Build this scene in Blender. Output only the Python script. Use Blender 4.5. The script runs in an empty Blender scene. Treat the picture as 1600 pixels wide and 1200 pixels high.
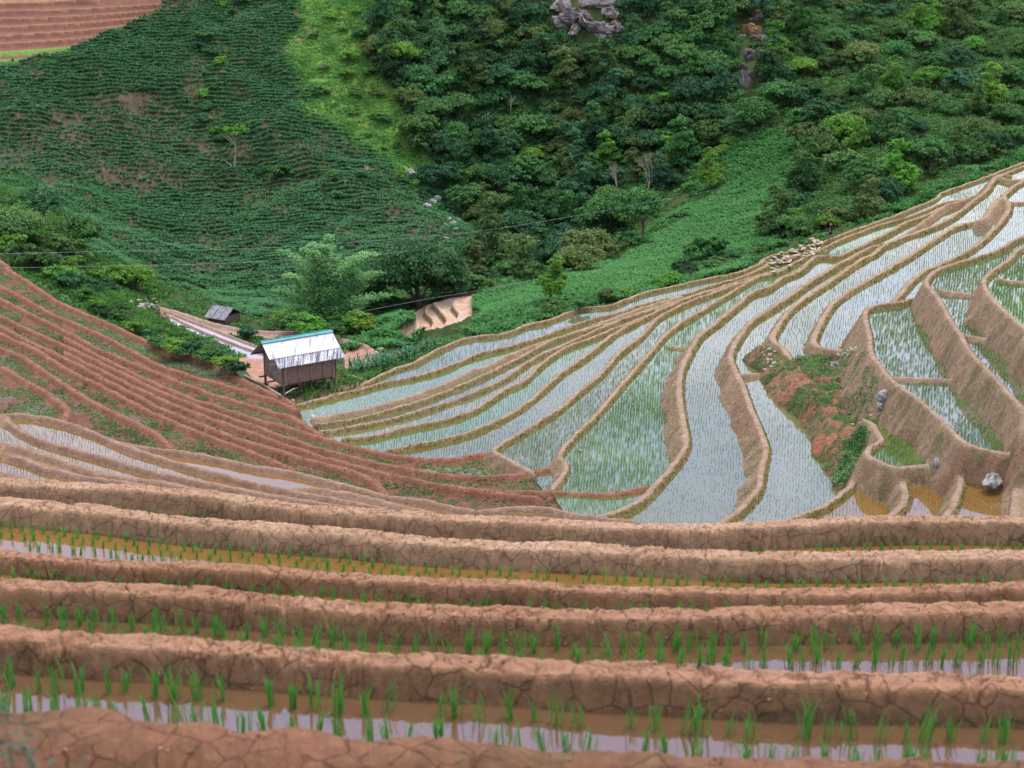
import bpy, bmesh, math, random
import numpy as np
from mathutils import Vector, Matrix
random.seed(7); rng = np.random.default_rng(7)
R = math.radians
# ------------------------------------------------------------------ camera, sky, sun
FPX = 3000.0; PITCH = R(18.0); CP, SP = math.cos(PITCH), math.sin(PITCH)
scene = bpy.context.scene
cam_d = bpy.data.cameras.new('camera'); cam = bpy.data.objects.new('camera', cam_d)
scene.collection.objects.link(cam)
cam.location = (0, 0, 0); cam.rotation_euler = (R(90) - PITCH, 0, 0)
cam_d.sensor_width = 36; cam_d.lens = 36 * FPX / 1600.0
cam_d.clip_start = 0.5; cam_d.clip_end = 5000
cam_d.dof.use_dof = True; cam_d.dof.focus_distance = 75; cam_d.dof.aperture_fstop = 3.6
scene.camera = cam

world = bpy.data.worlds.new('World'); scene.world = world; world.use_nodes = True
nt = world.node_tree; nt.nodes.clear()
SUN_EL, SUN_AZ = R(62), R(25)       # azimuth measured from +Y clockwise
wo = nt.nodes.new('ShaderNodeOutputWorld'); bg = nt.nodes.new('ShaderNodeBackground')
sky = nt.nodes.new('ShaderNodeTexSky'); sky.sky_type = 'NISHITA'; sky.sun_disc = False
sky.sun_elevation = SUN_EL; sky.sun_rotation = SUN_AZ; sky.altitude = 900; sky.dust_density = 2.5; sky.air_density = 1.0
LK = nt.links.new
tc = nt.nodes.new('ShaderNodeTexCoord'); mp = nt.nodes.new('ShaderNodeMapping'); mp.inputs['Scale'].default_value = (1, 1, 3.0)
nz = nt.nodes.new('ShaderNodeTexNoise'); nz.inputs['Scale'].default_value = 2.4; nz.inputs['Detail'].default_value = 6; nz.inputs['Roughness'].default_value = .6
LK(tc.outputs['Generated'], mp.inputs['Vector']); LK(mp.outputs[0], nz.inputs['Vector'])
sp = nt.nodes.new('ShaderNodeSeparateXYZ'); LK(tc.outputs['Generated'], sp.inputs[0])
wv = nt.nodes.new('ShaderNodeMath'); wv.operation = 'MULTIPLY_ADD'; wv.inputs[1].default_value = .34; LK(nz.outputs['Fac'], wv.inputs[0]); wv.inputs[2].default_value = -.17
el = nt.nodes.new('ShaderNodeMath'); el.operation = 'ADD'; LK(sp.outputs['Z'], el.inputs[0]); LK(wv.outputs[0], el.inputs[1])
rp = nt.nodes.new('ShaderNodeValToRGB'); R_ = rp.color_ramp          # cloud deck: bright low band, blue-grey break, lavender, bright zenith
stops = [(0, (1.0, 1.0, 1.05)), (.22, (.98, 1.0, 1.1)), (.28, (.76, .84, 1.08)), (.36, (.34, .50, .88)), (.43, (.42, .45, .72)), (.55, (.42, .40, .58)), (.72, (.85, .85, .92)), (1, (1.0, 1.0, 1.0))]
R_.elements[0].position = stops[0][0]; R_.elements[0].color = (*stops[0][1], 1); R_.elements[1].position = 1; R_.elements[1].color = (*stops[-1][1], 1)
for q_, c_ in stops[1:-1]: e_ = R_.elements.new(q_); e_.color = (*c_, 1)
LK(el.outputs[0], rp.inputs['Fac'])
yr = nt.nodes.new('ShaderNodeMapRange'); yr.inputs['From Min'].default_value = -.9; yr.inputs['From Max'].default_value = .3; yr.inputs['To Min'].default_value = 5.4; yr.inputs['To Max'].default_value = 9.0
LK(sp.outputs['Y'], yr.inputs['Value'])
vm_ = nt.nodes.new('ShaderNodeVectorMath'); vm_.operation = 'SCALE'; LK(rp.outputs['Color'], vm_.inputs[0]); LK(yr.outputs[0], vm_.inputs['Scale'])
mx = nt.nodes.new('ShaderNodeMixRGB'); mx.inputs['Fac'].default_value = .85
LK(sky.outputs['Color'], mx.inputs['Color1']); LK(vm_.outputs[0], mx.inputs['Color2']); LK(mx.outputs['Color'], bg.inputs['Color'])
bg.inputs['Strength'].default_value = 0.13; nt.links.new(bg.outputs[0], wo.inputs['Surface'])
sun_d = bpy.data.lights.new('sun', 'SUN'); sun_d.energy = 1.4; sun_d.angle = R(12); sun_d.color = (1, .95, .88)
sun = bpy.data.objects.new('sun', sun_d); scene.collection.objects.link(sun)
sun.rotation_euler = (R(90) - SUN_EL, 0, -SUN_AZ + R(180)) if False else (0, 0, 0)
sd = Vector((math.sin(SUN_AZ) * math.cos(SUN_EL), math.cos(SUN_AZ) * math.cos(SUN_EL), math.sin(SUN_EL)))
sun.rotation_euler = (-sd).to_track_quat('-Z', 'Y').to_euler()
scene.view_settings.view_transform = 'Standard'; scene.view_settings.look = 'None'
scene.view_settings.exposure = 0.92; scene.view_settings.gamma = 1.0
scene.cycles.max_bounces = 4; scene.cycles.diffuse_bounces = 2; scene.cycles.glossy_bounces = 2
scene.cycles.transparent_max_bounces = 4; scene.cycles.transmission_bounces = 2

# ------------------------------------------------------------------ helpers
def rays(u, v):
    u = np.asarray(u, float); v = np.asarray(v, float)
    x = (u - 800) / FPX; y = (600 - v) / FPX
    return x, CP + y * SP, -SP + y * CP
def toplane(pts, z):
    p = np.asarray(pts, float); x, y, d = rays(p[:, 0], p[:, 1]); t = z / d
    return np.stack([x * t, y * t], 1)
def catmull(p, n=6):
    p = np.asarray(p, float)
    if len(p) < 3: return p
    q = np.vstack([2 * p[0] - p[1], p, 2 * p[-1] - p[-2]]); out = []
    for i in range(1, len(q) - 2):
        for k in range(n):
            t = k / n; a, b, c, d = q[i - 1], q[i], q[i + 1], q[i + 2]
            out.append(.5 * ((2 * b) + (-a + c) * t + (2 * a - 5 * b + 4 * c - d) * t * t + (-a + 3 * b - 3 * c + d) * t ** 3))
    out.append(p[-1]); return np.array(out)
def hash3(ix, iy, iz, s=0):
    h = (ix.astype(np.int64) * 374761393 + iy.astype(np.int64) * 668265263 + iz.astype(np.int64) * 2147483647 + s * 1274126177) & 0xffffffff
    h = ((h ^ (h >> 13)) * 1274126177) & 0xffffffff
    h = ((h ^ (h >> 16)) * 2246822519) & 0xffffffff
    return ((h ^ (h >> 15)) & 0xffffff) / float(0xffffff)
def vnoise(x, y, s=0):
    x = np.asarray(x, float); y = np.asarray(y, float)
    ix = np.floor(x); iy = np.floor(y); fx = x - ix; fy = y - iy
    fx = fx * fx * (3 - 2 * fx); fy = fy * fy * (3 - 2 * fy); z = np.zeros_like(ix)
    a = hash3(ix, iy, z, s); b = hash3(ix + 1, iy, z, s); c = hash3(ix, iy + 1, z, s); d = hash3(ix + 1, iy + 1, z, s)
    return (a * (1 - fx) + b * fx) * (1 - fy) + (c * (1 - fx) + d * fx) * fy - .5
def fbm(x, y, o=4, s=0):
    r = 0; a = 1
    for k in range(o): r = r + a * vnoise(x, y, s + k * 17); x = x * 2.03 + 5.1; y = y * 2.03 - 3.7; a *= .5
    return r
def sstep(a, b, x):
    t = np.clip((x - a) / (b - a), 0, 1); return t * t * (3 - 2 * t)
def inpoly(px, py, poly):
    poly = np.asarray(poly, float); c = np.zeros(np.shape(px), bool); n = len(poly)
    x0, y0 = poly[:, 0].min(), poly[:, 1].min(); x1, y1 = poly[:, 0].max(), poly[:, 1].max()
    m = (px > x0) & (px < x1) & (py > y0) & (py < y1); qx = px[m]; qy = py[m]; cc = np.zeros(qx.shape, bool)
    for i in range(n):
        ax, ay = poly[i]; bx, by = poly[(i + 1) % n]
        if ay == by: continue
        k = ((ay > qy) != (by > qy)) & (qx < (bx - ax) * (qy - ay) / (by - ay) + ax); cc ^= k
    c[m] = cc; return c
def pdist(px, py, line):
    d = np.full(px.shape, 1e9)
    for i in range(len(line) - 1):
        ax, ay = line[i]; bx, by = line[i + 1]; ux = bx - ax; uy = by - ay; L = ux * ux + uy * uy + 1e-12
        t = np.clip(((px - ax) * ux + (py - ay) * uy) / L, 0, 1)
        np.minimum(d, (px - ax - t * ux) ** 2 + (py - ay - t * uy) ** 2, out=d)
    return np.sqrt(d)
def lin(path):
    xs = [p[0] for p in path]; ys = [p[1] for p in path]
    return lambda u: np.interp(u, xs, ys)

# ------------------------------------------------------------------ traced terrace edges: crest line of each earth bund, floor level
PL = []
def plate(name, pts, z, close, h=.23, w=.33, st=1.8, water=True, soil='tan', rice=True, n=6, mud=.05):
    PL.append(dict(name=name, pts=pts, z=z, close=close, h=h, w=w, st=st, water=water, soil=soil, rice=rice, n=n, mud=mud))
fan_close = [(1800, 330), (1800, 900), (900, 900)]
# foreground
FG = dict(soil='fore', n=4, st=2.2)
crestB = [(-150, 738), (0, 748), (75, 752), (150, 755), (225, 758), (300, 765), (400, 779), (500, 792), (600, 797), (700, 804), (800, 807), (900, 812), (1000, 817), (1090, 819), (1180, 815), (1300, 809), (1450, 806), (1600, 808), (1750, 812)]
plate('fgB', crestB, -11.0, [(1800, 1100), (-200, 1100)], h=.31, w=.42, **FG)
plate('fgA', [(-150, 765), (0, 777), (100, 785), (175, 792), (275, 805), (400, 815), (450, 819), (550, 826), (600, 832), (700, 840), (800, 845), (900, 849), (1000, 853), (1100, 859), (1200, 862), (1350, 862), (1600, 860), (1750, 860)], -8.9, [(1800, 1200), (-200, 1200)], h=.23, w=.42, **FG)
plate('fgC', [(-150, 848), (0, 859), (150, 874), (300, 881), (450, 889), (600, 899), (800, 908), (1000, 915), (1225, 919), (1337, 920), (1450, 917), (1600, 911), (1750, 908)], -7.9, [(1800, 1200), (-200, 1200)], h=.17, w=.26, **FG)
plate('fgD', [(-150, 895), (0, 904), (150, 911), (300, 919), (450, 931), (600, 945), (750, 949), (1000, 951), (1200, 948), (1400, 945), (1600, 942), (1750, 938)], -7.1, [(1800, 1200), (-200, 1200)], h=.21, w=.36, **FG)
plate('fgE', [(-150, 970), (0, 979), (150, 990), (300, 997), (450, 1009), (600, 1019), (775, 1027), (900, 1036), (1000, 1041), (1225, 1052), (1400, 1056), (1600, 1061), (1750, 1066)], -5.45, [(1800, 1280), (-200, 1280)], h=.19, w=.30, **FG)
plate('fgF', [(-150, 1105), (56, 1116), (225, 1126), (375, 1136), (600, 1150), (850, 1166), (1000, 1181), (1225, 1187), (1600, 1196), (1750, 1200)], -4.55, [(1800, 1380), (-200, 1380)], h=.2, w=.5, water=False, rice=False, soil='fore', n=4, st=2.2)
# fan of paddies
rim = [(565, 600), (587, 588), (615, 575), (645, 566), (665, 555), (680, 547), (715, 531), (740, 525), (790, 519), (822, 507), (852, 501), (870, 494), (910, 480), (952, 476), (977, 467), (1010, 455), (1052, 446), (1090, 437), (1150, 425), (1185, 412), (1195, 402), (1225, 394), (1270, 382), (1295, 373), (1337, 357), (1395, 337), (1430, 323), (1462, 309), (1470, 301), (1500, 290), (1550, 272), (1600, 252), (1680, 220)]
plate('F1', rim, -34.6, [(1800, 210), (1800, 900), (700, 900), (600, 680)], st=1.3)
plate('F2', [(458, 632), (490, 625), (522, 616), (545, 611), (565, 606), (595, 597), (645, 587), (690, 575), (740, 554), (790, 541), (840, 526), (915, 500), (965, 487), (1015, 471), (1065, 460), (1102, 448), (1140, 437), (1170, 427), (1205, 411), (1245, 400), (1277, 390), (1310, 375), (1340, 363), (1375, 350), (1405, 342), (1440, 330), (1470, 317), (1500, 311), (1520, 306), (1537, 295), (1553, 277), (1575, 268), (1605, 256), (1680, 225)], -34.2, fan_close + [(620, 900), (470, 660)])
plate('F4', [(492, 661), (540, 656), (590, 644), (640, 630), (690, 612), (740, 592), (772, 577), (815, 555), (852, 535), (890, 521), (920, 512), (965, 500), (1015, 483), (1065, 466), (1110, 452), (1150, 440), (1200, 425), (1240, 412)], -33.9, fan_close + [(640, 900), (500, 672)])
plate('F5', [(500, 673), (540, 667), (590, 658), (640, 645), (690, 629), (740, 612), (790, 588), (815, 570), (840, 555), (865, 545), (890, 533), (915, 522), (952, 505), (990, 492), (1040, 477), (1090, 461), (1130, 450)], -33.6, fan_close + [(650, 900), (520, 690)])
plate('F6', [(535, 684), (580, 680), (640, 665), (690, 655), (740, 638), (790, 606), (815, 595), (847, 566), (880, 543), (920, 528), (960, 512), (1000, 496), (1040, 482), (1090, 464), (1140, 450)], -33.3, fan_close + [(660, 900), (545, 700)])
plate('F7', [(605, 701), (640, 695), (690, 685), (740, 671), (802, 641), (840, 613), (877, 580), (915, 555), (952, 525), (970, 513), (990, 503), (1015, 490), (1065, 468), (1102, 456), (1140, 446), (1185, 432)], -33.0, fan_close + [(700, 900), (640, 712)])
plate('F8', [(832, 738), (805, 724), (785, 713), (770, 704), (775, 697), (802, 680), (865, 642), (902, 612), (940, 580), (965, 552), (1002, 522), (1027, 495), (1065, 475), (1102, 460), (1140, 447), (1190, 430)], -32.6, [(1800, 330), (1800, 900), (900, 900), (850, 760)], soil='tan')
plate('F9', [(862, 764), (876, 745), (884, 727), (873, 711), (890, 687), (912, 665), (925, 652), (952, 622), (977, 592), (1002, 565), (1030, 531), (1052, 511), (1090, 487), (1140, 457), (1180, 433), (1215, 424), (1245, 407), (1268, 396), (1280, 390)], -32.2, [(1800, 330), (1800, 900), (960, 900), (880, 790)])
plate('P10', [(915, 806), (952, 802), (977, 792), (1002, 777), (1025, 753), (1057, 716), (1070, 690), (1066, 660), (1060, 620), (1060, 590), (1066, 567), (1075, 550), (1092, 522), (1120, 500), (1150, 475), (1175, 455), (1200, 447), (1222, 432), (1250, 420), (1270, 402), (1287, 398), (1307, 399), (1330, 390), (1360, 375), (1390, 360), (1415, 346), (1450, 333), (1475, 322)], -31.4, [(1800, 380), (1800, 900), (1000, 900)], w=.42, h=.28, st=1.6)
plate('B11', [(1115, 822), (1130, 812), (1160, 788), (1182, 762), (1187, 735), (1194, 700), (1185, 670), (1170, 635), (1158, 600), (1150, 585), (1140, 560), (1141, 548), (1150, 530), (1170, 502), (1200, 482), (1237, 458), (1262, 440), (1300, 417), (1330, 400), (1360, 385), (1375, 381)], -30.6, [(1800, 400), (1800, 900), (1150, 900)], w=.42, h=.28, st=1.6)
plate('B12', [(1232, 560), (1226, 550), (1217, 540), (1205, 529), (1212, 511), (1232, 483), (1262, 460), (1300, 435), (1337, 409), (1365, 394), (1378, 383), (1395, 376), (1412, 368), (1437, 360), (1470, 347), (1495, 332), (1520, 312), (1540, 297), (1552, 280), (1570, 270)], -29.9, [(1800, 420), (1800, 700), (1500, 700), (1290, 640)], w=.45)
plate('B13', [(1335, 548), (1312, 547), (1282, 543), (1270, 533), (1273, 520), (1282, 500), (1300, 473), (1330, 450), (1375, 425), (1417, 400), (1455, 375), (1487, 355), (1510, 348), (1530, 343)], -29.5, [(1800, 430), (1800, 700), (1500, 700), (1370, 640)], w=.45)
plate('B14', [(1395, 470), (1420, 440), (1440, 424), (1460, 415), (1487, 403), (1525, 381), (1555, 353), (1570, 335), (1575, 317), (1567, 307), (1575, 297), (1600, 280), (1680, 240)], -29.1, [(1800, 430), (1800, 700), (1500, 600), (1410, 500)], w=.45)
# shoulder of bare scrubby earth
plate('M', [(1190, 540), (1210, 556), (1228, 580), (1245, 605), (1285, 640), (1310, 690), (1330, 720), (1345, 745)], -29.7, [(1420, 760), (1420, 560), (1340, 552), (1280, 550), (1235, 560)], h=.02, w=.3, st=1.15, water=False, rice=False, soil='gully')
# pools at the bottom right
plate('D0', [(1225, 812), (1245, 806), (1282, 791), (1315, 768), (1335, 748), (1345, 735)], -30.0, [(1420, 700), (1800, 700), (1800, 900), (1240, 900)], w=.38)
plate('D1', [(1365, 815), (1385, 806), (1402, 794), (1412, 775), (1408, 755), (1405, 735)], -29.4, [(1440, 715), (1800, 700), (1800, 900), (1380, 900)], w=.45)
plate('D2', [(1468, 815), (1476, 806), (1487, 788), (1497, 757), (1500, 737), (1508, 717)], -28.6, [(1560, 690), (1800, 700), (1800, 900), (1480, 900)], w=.4)
plate('D3', [(1575, 830), (1583, 800), (1592, 765), (1610, 742), (1640, 730)], -28.2, [(1800, 700), (1800, 900)], w=.5)
plate('A3', [(1345, 655), (1360, 661), (1370, 678), (1374, 687), (1357, 698), (1353, 710), (1366, 718), (1400, 730), (1450, 727), (1475, 724), (1500, 715)], -28.9, [(1560, 700), (1500, 640), (1400, 620)], w=.4, st=2.0)
plate('RA', [(1420, 466), (1400, 472), (1380, 474), (1358, 479), (1350, 492), (1356, 520), (1360, 550), (1375, 572), (1390, 591), (1407, 605), (1437, 627), (1470, 657), (1500, 687), (1512, 694), (1530, 700), (1570, 708), (1620, 712)], -27.4, [(1800, 720), (1800, 470), (1480, 440)], w=.35, st=2.2)
plate('RB', [(1680, 340), (1600, 366), (1560, 389), (1512, 405), (1470, 417), (1452, 428), (1446, 442), (1455, 455), (1465, 466), (1487, 505), (1500, 523), (1515, 550), (1550, 587), (1575, 615), (1600, 640), (1660, 690)], -26.1, [(1800, 720), (1800, 350)], w=.35, st=2.5)
plate('RC', [(1680, 345), (1600, 382), (1575, 405), (1550, 421), (1535, 438), (1542, 457), (1562, 480), (1600, 513), (1660, 560)], -24.8, [(1800, 650), (1800, 350)], w=.35, st=2.5)
# red dry terraces on the left
red_close = [(-200, 900), (-200, 500)]
RD = dict(water=False, rice=False, soil='red', h=.26, w=.46, st=2.2)
plate('R1', [(-120, 355), (0, 407), (15, 420), (50, 442), (87, 467), (125, 485), (175, 505), (225, 530), (275, 550), (325, 562), (357, 577), (375, 588), (400, 601), (425, 613), (460, 629)], -34.2, [(480, 660), (560, 900)] + red_close, **RD)
plate('R2', [(-100, 400), (0, 445), (62, 477), (82, 489), (117, 503), (140, 513), (175, 529), (200, 543), (225, 556), (250, 569), (300, 586), (350, 600), (400, 614), (440, 627), (462, 638)], -33.95, [(485, 660), (560, 900)] + red_close, **RD)
plate('R3', [(-100, 420), (-30, 452), (25, 477), (75, 502), (112, 520), (150, 541), (187, 557), (225, 572), (275, 593), (325, 611), (400, 634), (450, 648), (470, 656), (485, 666), (502, 680)], -33.55, [(520, 700), (600, 900)] + red_close, **RD)
plate('R4', [(100, 525), (150, 552), (200, 577), (250, 600), (300, 620), (350, 637), (400, 653), (450, 666), (500, 681), (550, 695), (600, 706), (640, 713), (690, 716), (740, 709), (765, 706)], -33.0, [(820, 738), (870, 900), (100, 900)], **RD)
plate('R5', [(-100, 445), (0, 492), (50, 515), (100, 538), (150, 561), (200, 585), (250, 609), (300, 629), (350, 647), (400, 664), (450, 682), (500, 698), (550, 711), (600, 723), (650, 732), (700, 739), (750, 742), (800, 740), (850, 732), (870, 727)], -32.7, [(885, 750), (900, 900)] + red_close, **RD)
plate('R6', [(100, 549), (150, 572), (200, 597), (250, 621), (300, 641), (350, 659), (400, 676), (450, 694), (500, 710), (550, 724), (600, 737), (650, 747), (700, 757), (750, 762), (800, 765), (850, 766), (900, 768), (950, 770), (987, 765), (1010, 757)], -32.3, [(1020, 800), (950, 900), (100, 900)], **RD)
plate('R7', [(-100, 455), (0, 507), (50, 533), (112, 562), (150, 583), (200, 609), (250, 635), (300, 655), (375, 684), (450, 707), (500, 721), (550, 734), (587, 751), (607, 772)], -31.9, [(640, 900)] + red_close, water=False, rice=False, soil='red', h=.30, w=.5, st=2.2)
plate('R8', [(-20, 510), (25, 530), (62, 547), (100, 572), (137, 590), (187, 615), (237, 642), (300, 669), (375, 697), (425, 717), (460, 733)], -31.5, [(480, 900)] + red_close, **RD)
plate('R9', [(-100, 495), (0, 540), (37, 556), (75, 580), (112, 605), (150, 627), (187, 646), (225, 665), (250, 679), (270, 697)], -30.95, [(300, 900)] + red_close, **RD)
plate('R10', [(-100, 530), (0, 570), (37, 590), (75, 612), (100, 630), (108, 643), (100, 660)], -30.45, [(150, 900)] + red_close, **RD)
# lower left paddies
LC = [(700, 850), (-200, 850), (-200, 640)]
LD = dict(soil='lefty', w=.40, h=.24)
plate('L0', [(185, 690), (210, 695), (250, 700), (325, 711), (400, 727), (450, 734), (507, 747), (550, 759), (600, 771), (675, 783), (740, 796)], -30.65, [(760, 850), (185, 850)], rice=False, **LD)
plate('L0c', [(448, 762), (475, 761), (500, 762), (560, 771), (600, 781), (650, 793), (680, 799)], -30.35, [(700, 850), (500, 850)], rice=False, water=False, soil='lefty', w=.45, h=.24)
plate('L1', [(-100, 640), (5, 646), (37, 646), (75, 652), (112, 661), (150, 675), (190, 692), (217, 702), (250, 712), (300, 727), (350, 740), (400, 753), (450, 763), (500, 773), (550, 783), (600, 792)], -30.15, LC, **LD)
plate('L2', [(-100, 640), (2, 648), (15, 657), (37, 672), (75, 688), (125, 702), (175, 716), (225, 730), (275, 743), (350, 757), (400, 768), (500, 784), (600, 797)], -29.6, LC, **LD)
plate('L3', [(-100, 672), (0, 691), (37, 698), (62, 706), (100, 718), (150, 735), (200, 744), (250, 751), (300, 760), (400, 777)], -29.1, [(420, 850), (-200, 850), (-200, 670)], rice=False, water=False, soil='lefty', w=.45, h=.24)
plate('L4', [(-100, 685), (0, 706), (37, 715), (75, 730), (125, 741), (175, 749), (225, 755)], -28.75, [(260, 850), (-200, 850), (-200, 690)], **LD)
plate('L5', [(-100, 715), (0, 736), (37, 744), (75, 753)], -28.3, [(100, 850), (-200, 850), (-200, 710)], water=False, rice=False, soil='lefty', w=.5, h=.3)
plate('L6', [(740, 798), (765, 794), (812, 790), (850, 792), (900, 801), (950, 808), (1000, 816)], -31.0, [(1010, 850), (740, 850)], **LD)
# valley bottom pools
VD = dict(soil='valley', w=.22, h=.13, rice=False)
plate('Q1', [(246, 478), (290, 490), (320, 500), (350, 508), (400, 516), (470, 519), (560, 534), (592, 552)], -41.0, [(600, 600), (400, 620), (262, 505)], water=False, soil='valley', rice=False, w=.5, h=.2)
plate('Q2', [(258, 484), (290, 497), (330, 512), (370, 528), (420, 545), (480, 556), (560, 562)], -40.75, [(570, 600), (400, 620), (268, 508)], mud=.10, **VD)
plate('Q3', [(262, 490), (300, 509), (345, 528), (400, 548), (450, 560)], -40.5, [(450, 600), (400, 620), (270, 510)], mud=.10, **VD)
plate('S1', [(664, 478), (645, 492), (650, 506), (647, 519), (625, 534), (617, 543)], -42.0, [(640, 552), (700, 530), (737, 500), (738, 460), (700, 464)], soil='pink', w=.35, h=.1, rice=False, water=False)
plate('S2', [(668, 476), (665, 486), (676, 499), (676, 508), (660, 522), (645, 533)], -41.6, [(700, 530), (737, 500), (738, 460), (700, 464)], soil='pink', w=.3, h=.1, rice=False, st=3.5, water=False)
plate('S3', [(677, 473), (688, 485), (697, 497), (695, 506), (675, 518), (658, 529)], -41.2, [(700, 530), (737, 500), (738, 460), (700, 464)], soil='pink', w=.3, h=.1, rice=False, st=3.5, water=False)
plate('S4', [(712, 468), (708, 477), (717, 488), (715, 496), (704, 507), (683, 522)], -40.8, [(700, 530), (737, 500), (738, 460)], soil='pink', w=.3, h=.1, rice=False, st=3.5, water=False)
# ploughed terraces high up on the far hillside: steps climb away from the viewer
tl = [((0, 107), (250, 80)), ((0, 94), (241, 70)), ((0, 81), (235, 58)), ((0, 67), (238, 47)), ((0, 54), (242, 36)), ((0, 41), (252, 25)), ((0, 29), (272, 14)), ((0, 17), (280, 4)), ((0, 5), (285, -8)), ((0, -7), (290, -18)), ((0, -20), (290, -30))]
for k, (a, b) in enumerate(tl):
    pts = [(-90, a[1] + (a[1] - b[1]) * .15), a, (b[0] * .5, (a[1] + b[1]) / 2 + 3 - k * .2), (b[0] * .85, b[1] + 2), (b[0] + 6, b[1] - 3)]
    plate('T%d' % k, pts, -31.6 + .50 * k, [(b[0] + 25, -70), (-120, -70)], h=.05, w=.5, st=1.3, water=False, rice=False, soil='plough')
def extend(p):
    P_ = [tuple(q) for q in p['pts']]; n0 = len(P_); fore = p['soil'] == 'fore'
    def more(a, b, side):
        U_ = (3600 if fore else 2150) if side > 0 else (-2000 if fore else -520)
        sl_ = max(-.45, min(.45, (b[1] - a[1]) / (b[0] - a[0]) if abs(b[0] - a[0]) > 1 else 0)); 
        if fore: return [(b[0] + (U_ - b[0]) * q, b[1] + sl_ * .25 * (U_ - b[0]) * q) for q in (.25, .5, .75, 1)]
        return [(U_, b[1] + sl_ * (U_ - b[0]) * .6)]
    if P_[-1][0] >= 1600: P_ = P_ + more(P_[-2], P_[-1], 1)
    if P_[0][0] >= 1600: P_ = more(P_[1], P_[0], 1)[::-1] + P_
    if P_[0][0] <= -90: P_ = more(P_[1], P_[0], -1)[::-1] + P_
    p['pts'] = P_
    cc = []
    for (a, b) in p['close']:
        if a >= 1800: a = 3600 if fore else 2250
        if a <= -200: a = -2000 if fore else -560
        cc.append((a, b))
    p['close'] = cc
for p in PL:
    if p['name'][0] != 'T': extend(p)
RG = []   # free standing ridges  (pts, crest z, half width)
def ridge(pts, z, hw=.22, soil='tan'): RG.append((pts, z, hw, soil))
ridge([(490, 652), (522, 647), (590, 633), (640, 618), (690, 600), (740, 577), (760, 571)], -33.95, .25)
ridge([(757, 573), (790, 557), (815, 546), (865, 529), (915, 512), (960, 495), (1015, 476), (1065, 462)], -33.95, .2)
ridge([(1398, 588), (1430, 590), (1460, 591), (1488, 592)], -27.2, .2)
ridge([(1470, 453), (1490, 456), (1517, 458)], -25.9, .2)
ridge([(1500, 521), (1520, 525), (1550, 531)], -25.9, .2)
ridge([(1560, 434), (1580, 437), (1640, 441)], -24.6, .2)
ridge([(1153, 585), (1175, 583), (1192, 580)], -30.35, .2)
ridge([(1046, 539), (1065, 541), (1082, 543)], -32.0, .18)
ridge([(1380, 385), (1420, 362), (1450, 340), (1475, 322), (1515, 308)], -31.0, .2)
ridge([(1562, 276), (1580, 281), (1600, 280)], -29.6, .2)
ridge([(1573, 314), (1590, 315), (1640, 312)], -28.9, .2)
ridge([(1530, 343), (1540, 338), (1550, 322), (1563, 308)], -28.9, .35)
ridge([(690, 757), (740, 764), (790, 770), (840, 777)], -31.95, .35, 'red')

# ------------------------------------------------------------------ terrain height field on a fan-shaped ground grid
th = np.concatenate([np.linspace(-46, -25, 30, endpoint=False), np.linspace(-25, -15.6, 40, endpoint=False), np.linspace(-15.6, 15.6, 1240), np.linspace(15.6, 25, 41)[1:], np.linspace(25, 46, 31)[1:]]) * math.pi / 180
rr = np.concatenate([np.linspace(3, 8.6, 40, endpoint=False), np.exp(np.arange(math.log(8.6), math.log(33), .0015)),
                     np.linspace(33, 66, 60, endpoint=False), np.arange(66, 180, .1), np.arange(180, 240, .35), np.linspace(240, 480, 70)])
NR, NA = len(rr), len(th)
TH, RRg = np.meshgrid(th, rr)
GX = np.sin(TH) * RRg; GY = np.cos(TH) * RRg
# base: smooth interpolation of surveyed points (pixel, distance)
cps = [
 # valley floor and banks
 (330, 520, 136), (400, 495, 150), (200, 470, 148), (450, 560, 122), (590, 572, 119), (560, 545, 128), (680, 512, 140), (620, 545, 130), (500, 500, 152), (560, 470, 162), (700, 455, 158),
 (40, 395, 142), (100, 425, 146), (0, 300, 168), (-150, 330, 150), (80, 330, 166), (170, 440, 150), (-150, 200, 190), (443, 617, 105.6), (525, 602, 107.6), (415, 595, 109), (470, 600, 109), (560, 592, 110), (400, 585, 112),
 # right cornfield
 (780, 490, 136), (800, 440, 152), (900, 455, 141), (900, 425, 158), (1000, 430, 148), (1000, 380, 168), (1100, 400, 152), (1100, 330, 176), (1100, 240, 196), (1200, 370, 156), (1200, 300, 175), (1220, 200, 196),
 # right forest
 (1300, 340, 156), (1400, 290, 166), (1400, 200, 188), (1550, 225, 184), (1500, 120, 210), (1500, 0, 238), (1300, 200, 192), (1250, 100, 212), (1200, 0, 232), (1800, 0, 240), (1800, 120, 215), (1650, 200, 196),
 # centre forest
 (900, 400, 182), (900, 340, 196), (900, 200, 209), (900, 100, 216), (900, 0, 222), (700, 350, 186), (750, 250, 202), (700, 100, 216), (700, 0, 225), (1050, 200, 206), (1100, 80, 214), (1100, 0, 222), (650, 420, 172),
 # left cornfields
 (300, 440, 172), (300, 400, 178), (300, 300, 190), (300, 200, 200), (300, 100, 211), (300, 0, 224), (500, 400, 175), (500, 300, 189), (500, 200, 201), (500, 100, 212), (500, 0, 225), (100, 300, 184), (100, 200, 196), (100, 110, 206.5), (100, 0, 222), (-200, 0, 222), (-200, 110, 207),
]
c = np.array(cps, float); x, y, d = rays(c[:, 0], c[:, 1]); t = c[:, 2] / y
CX = np.stack([x * t, y * t], 1); CZ = d * t
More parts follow.
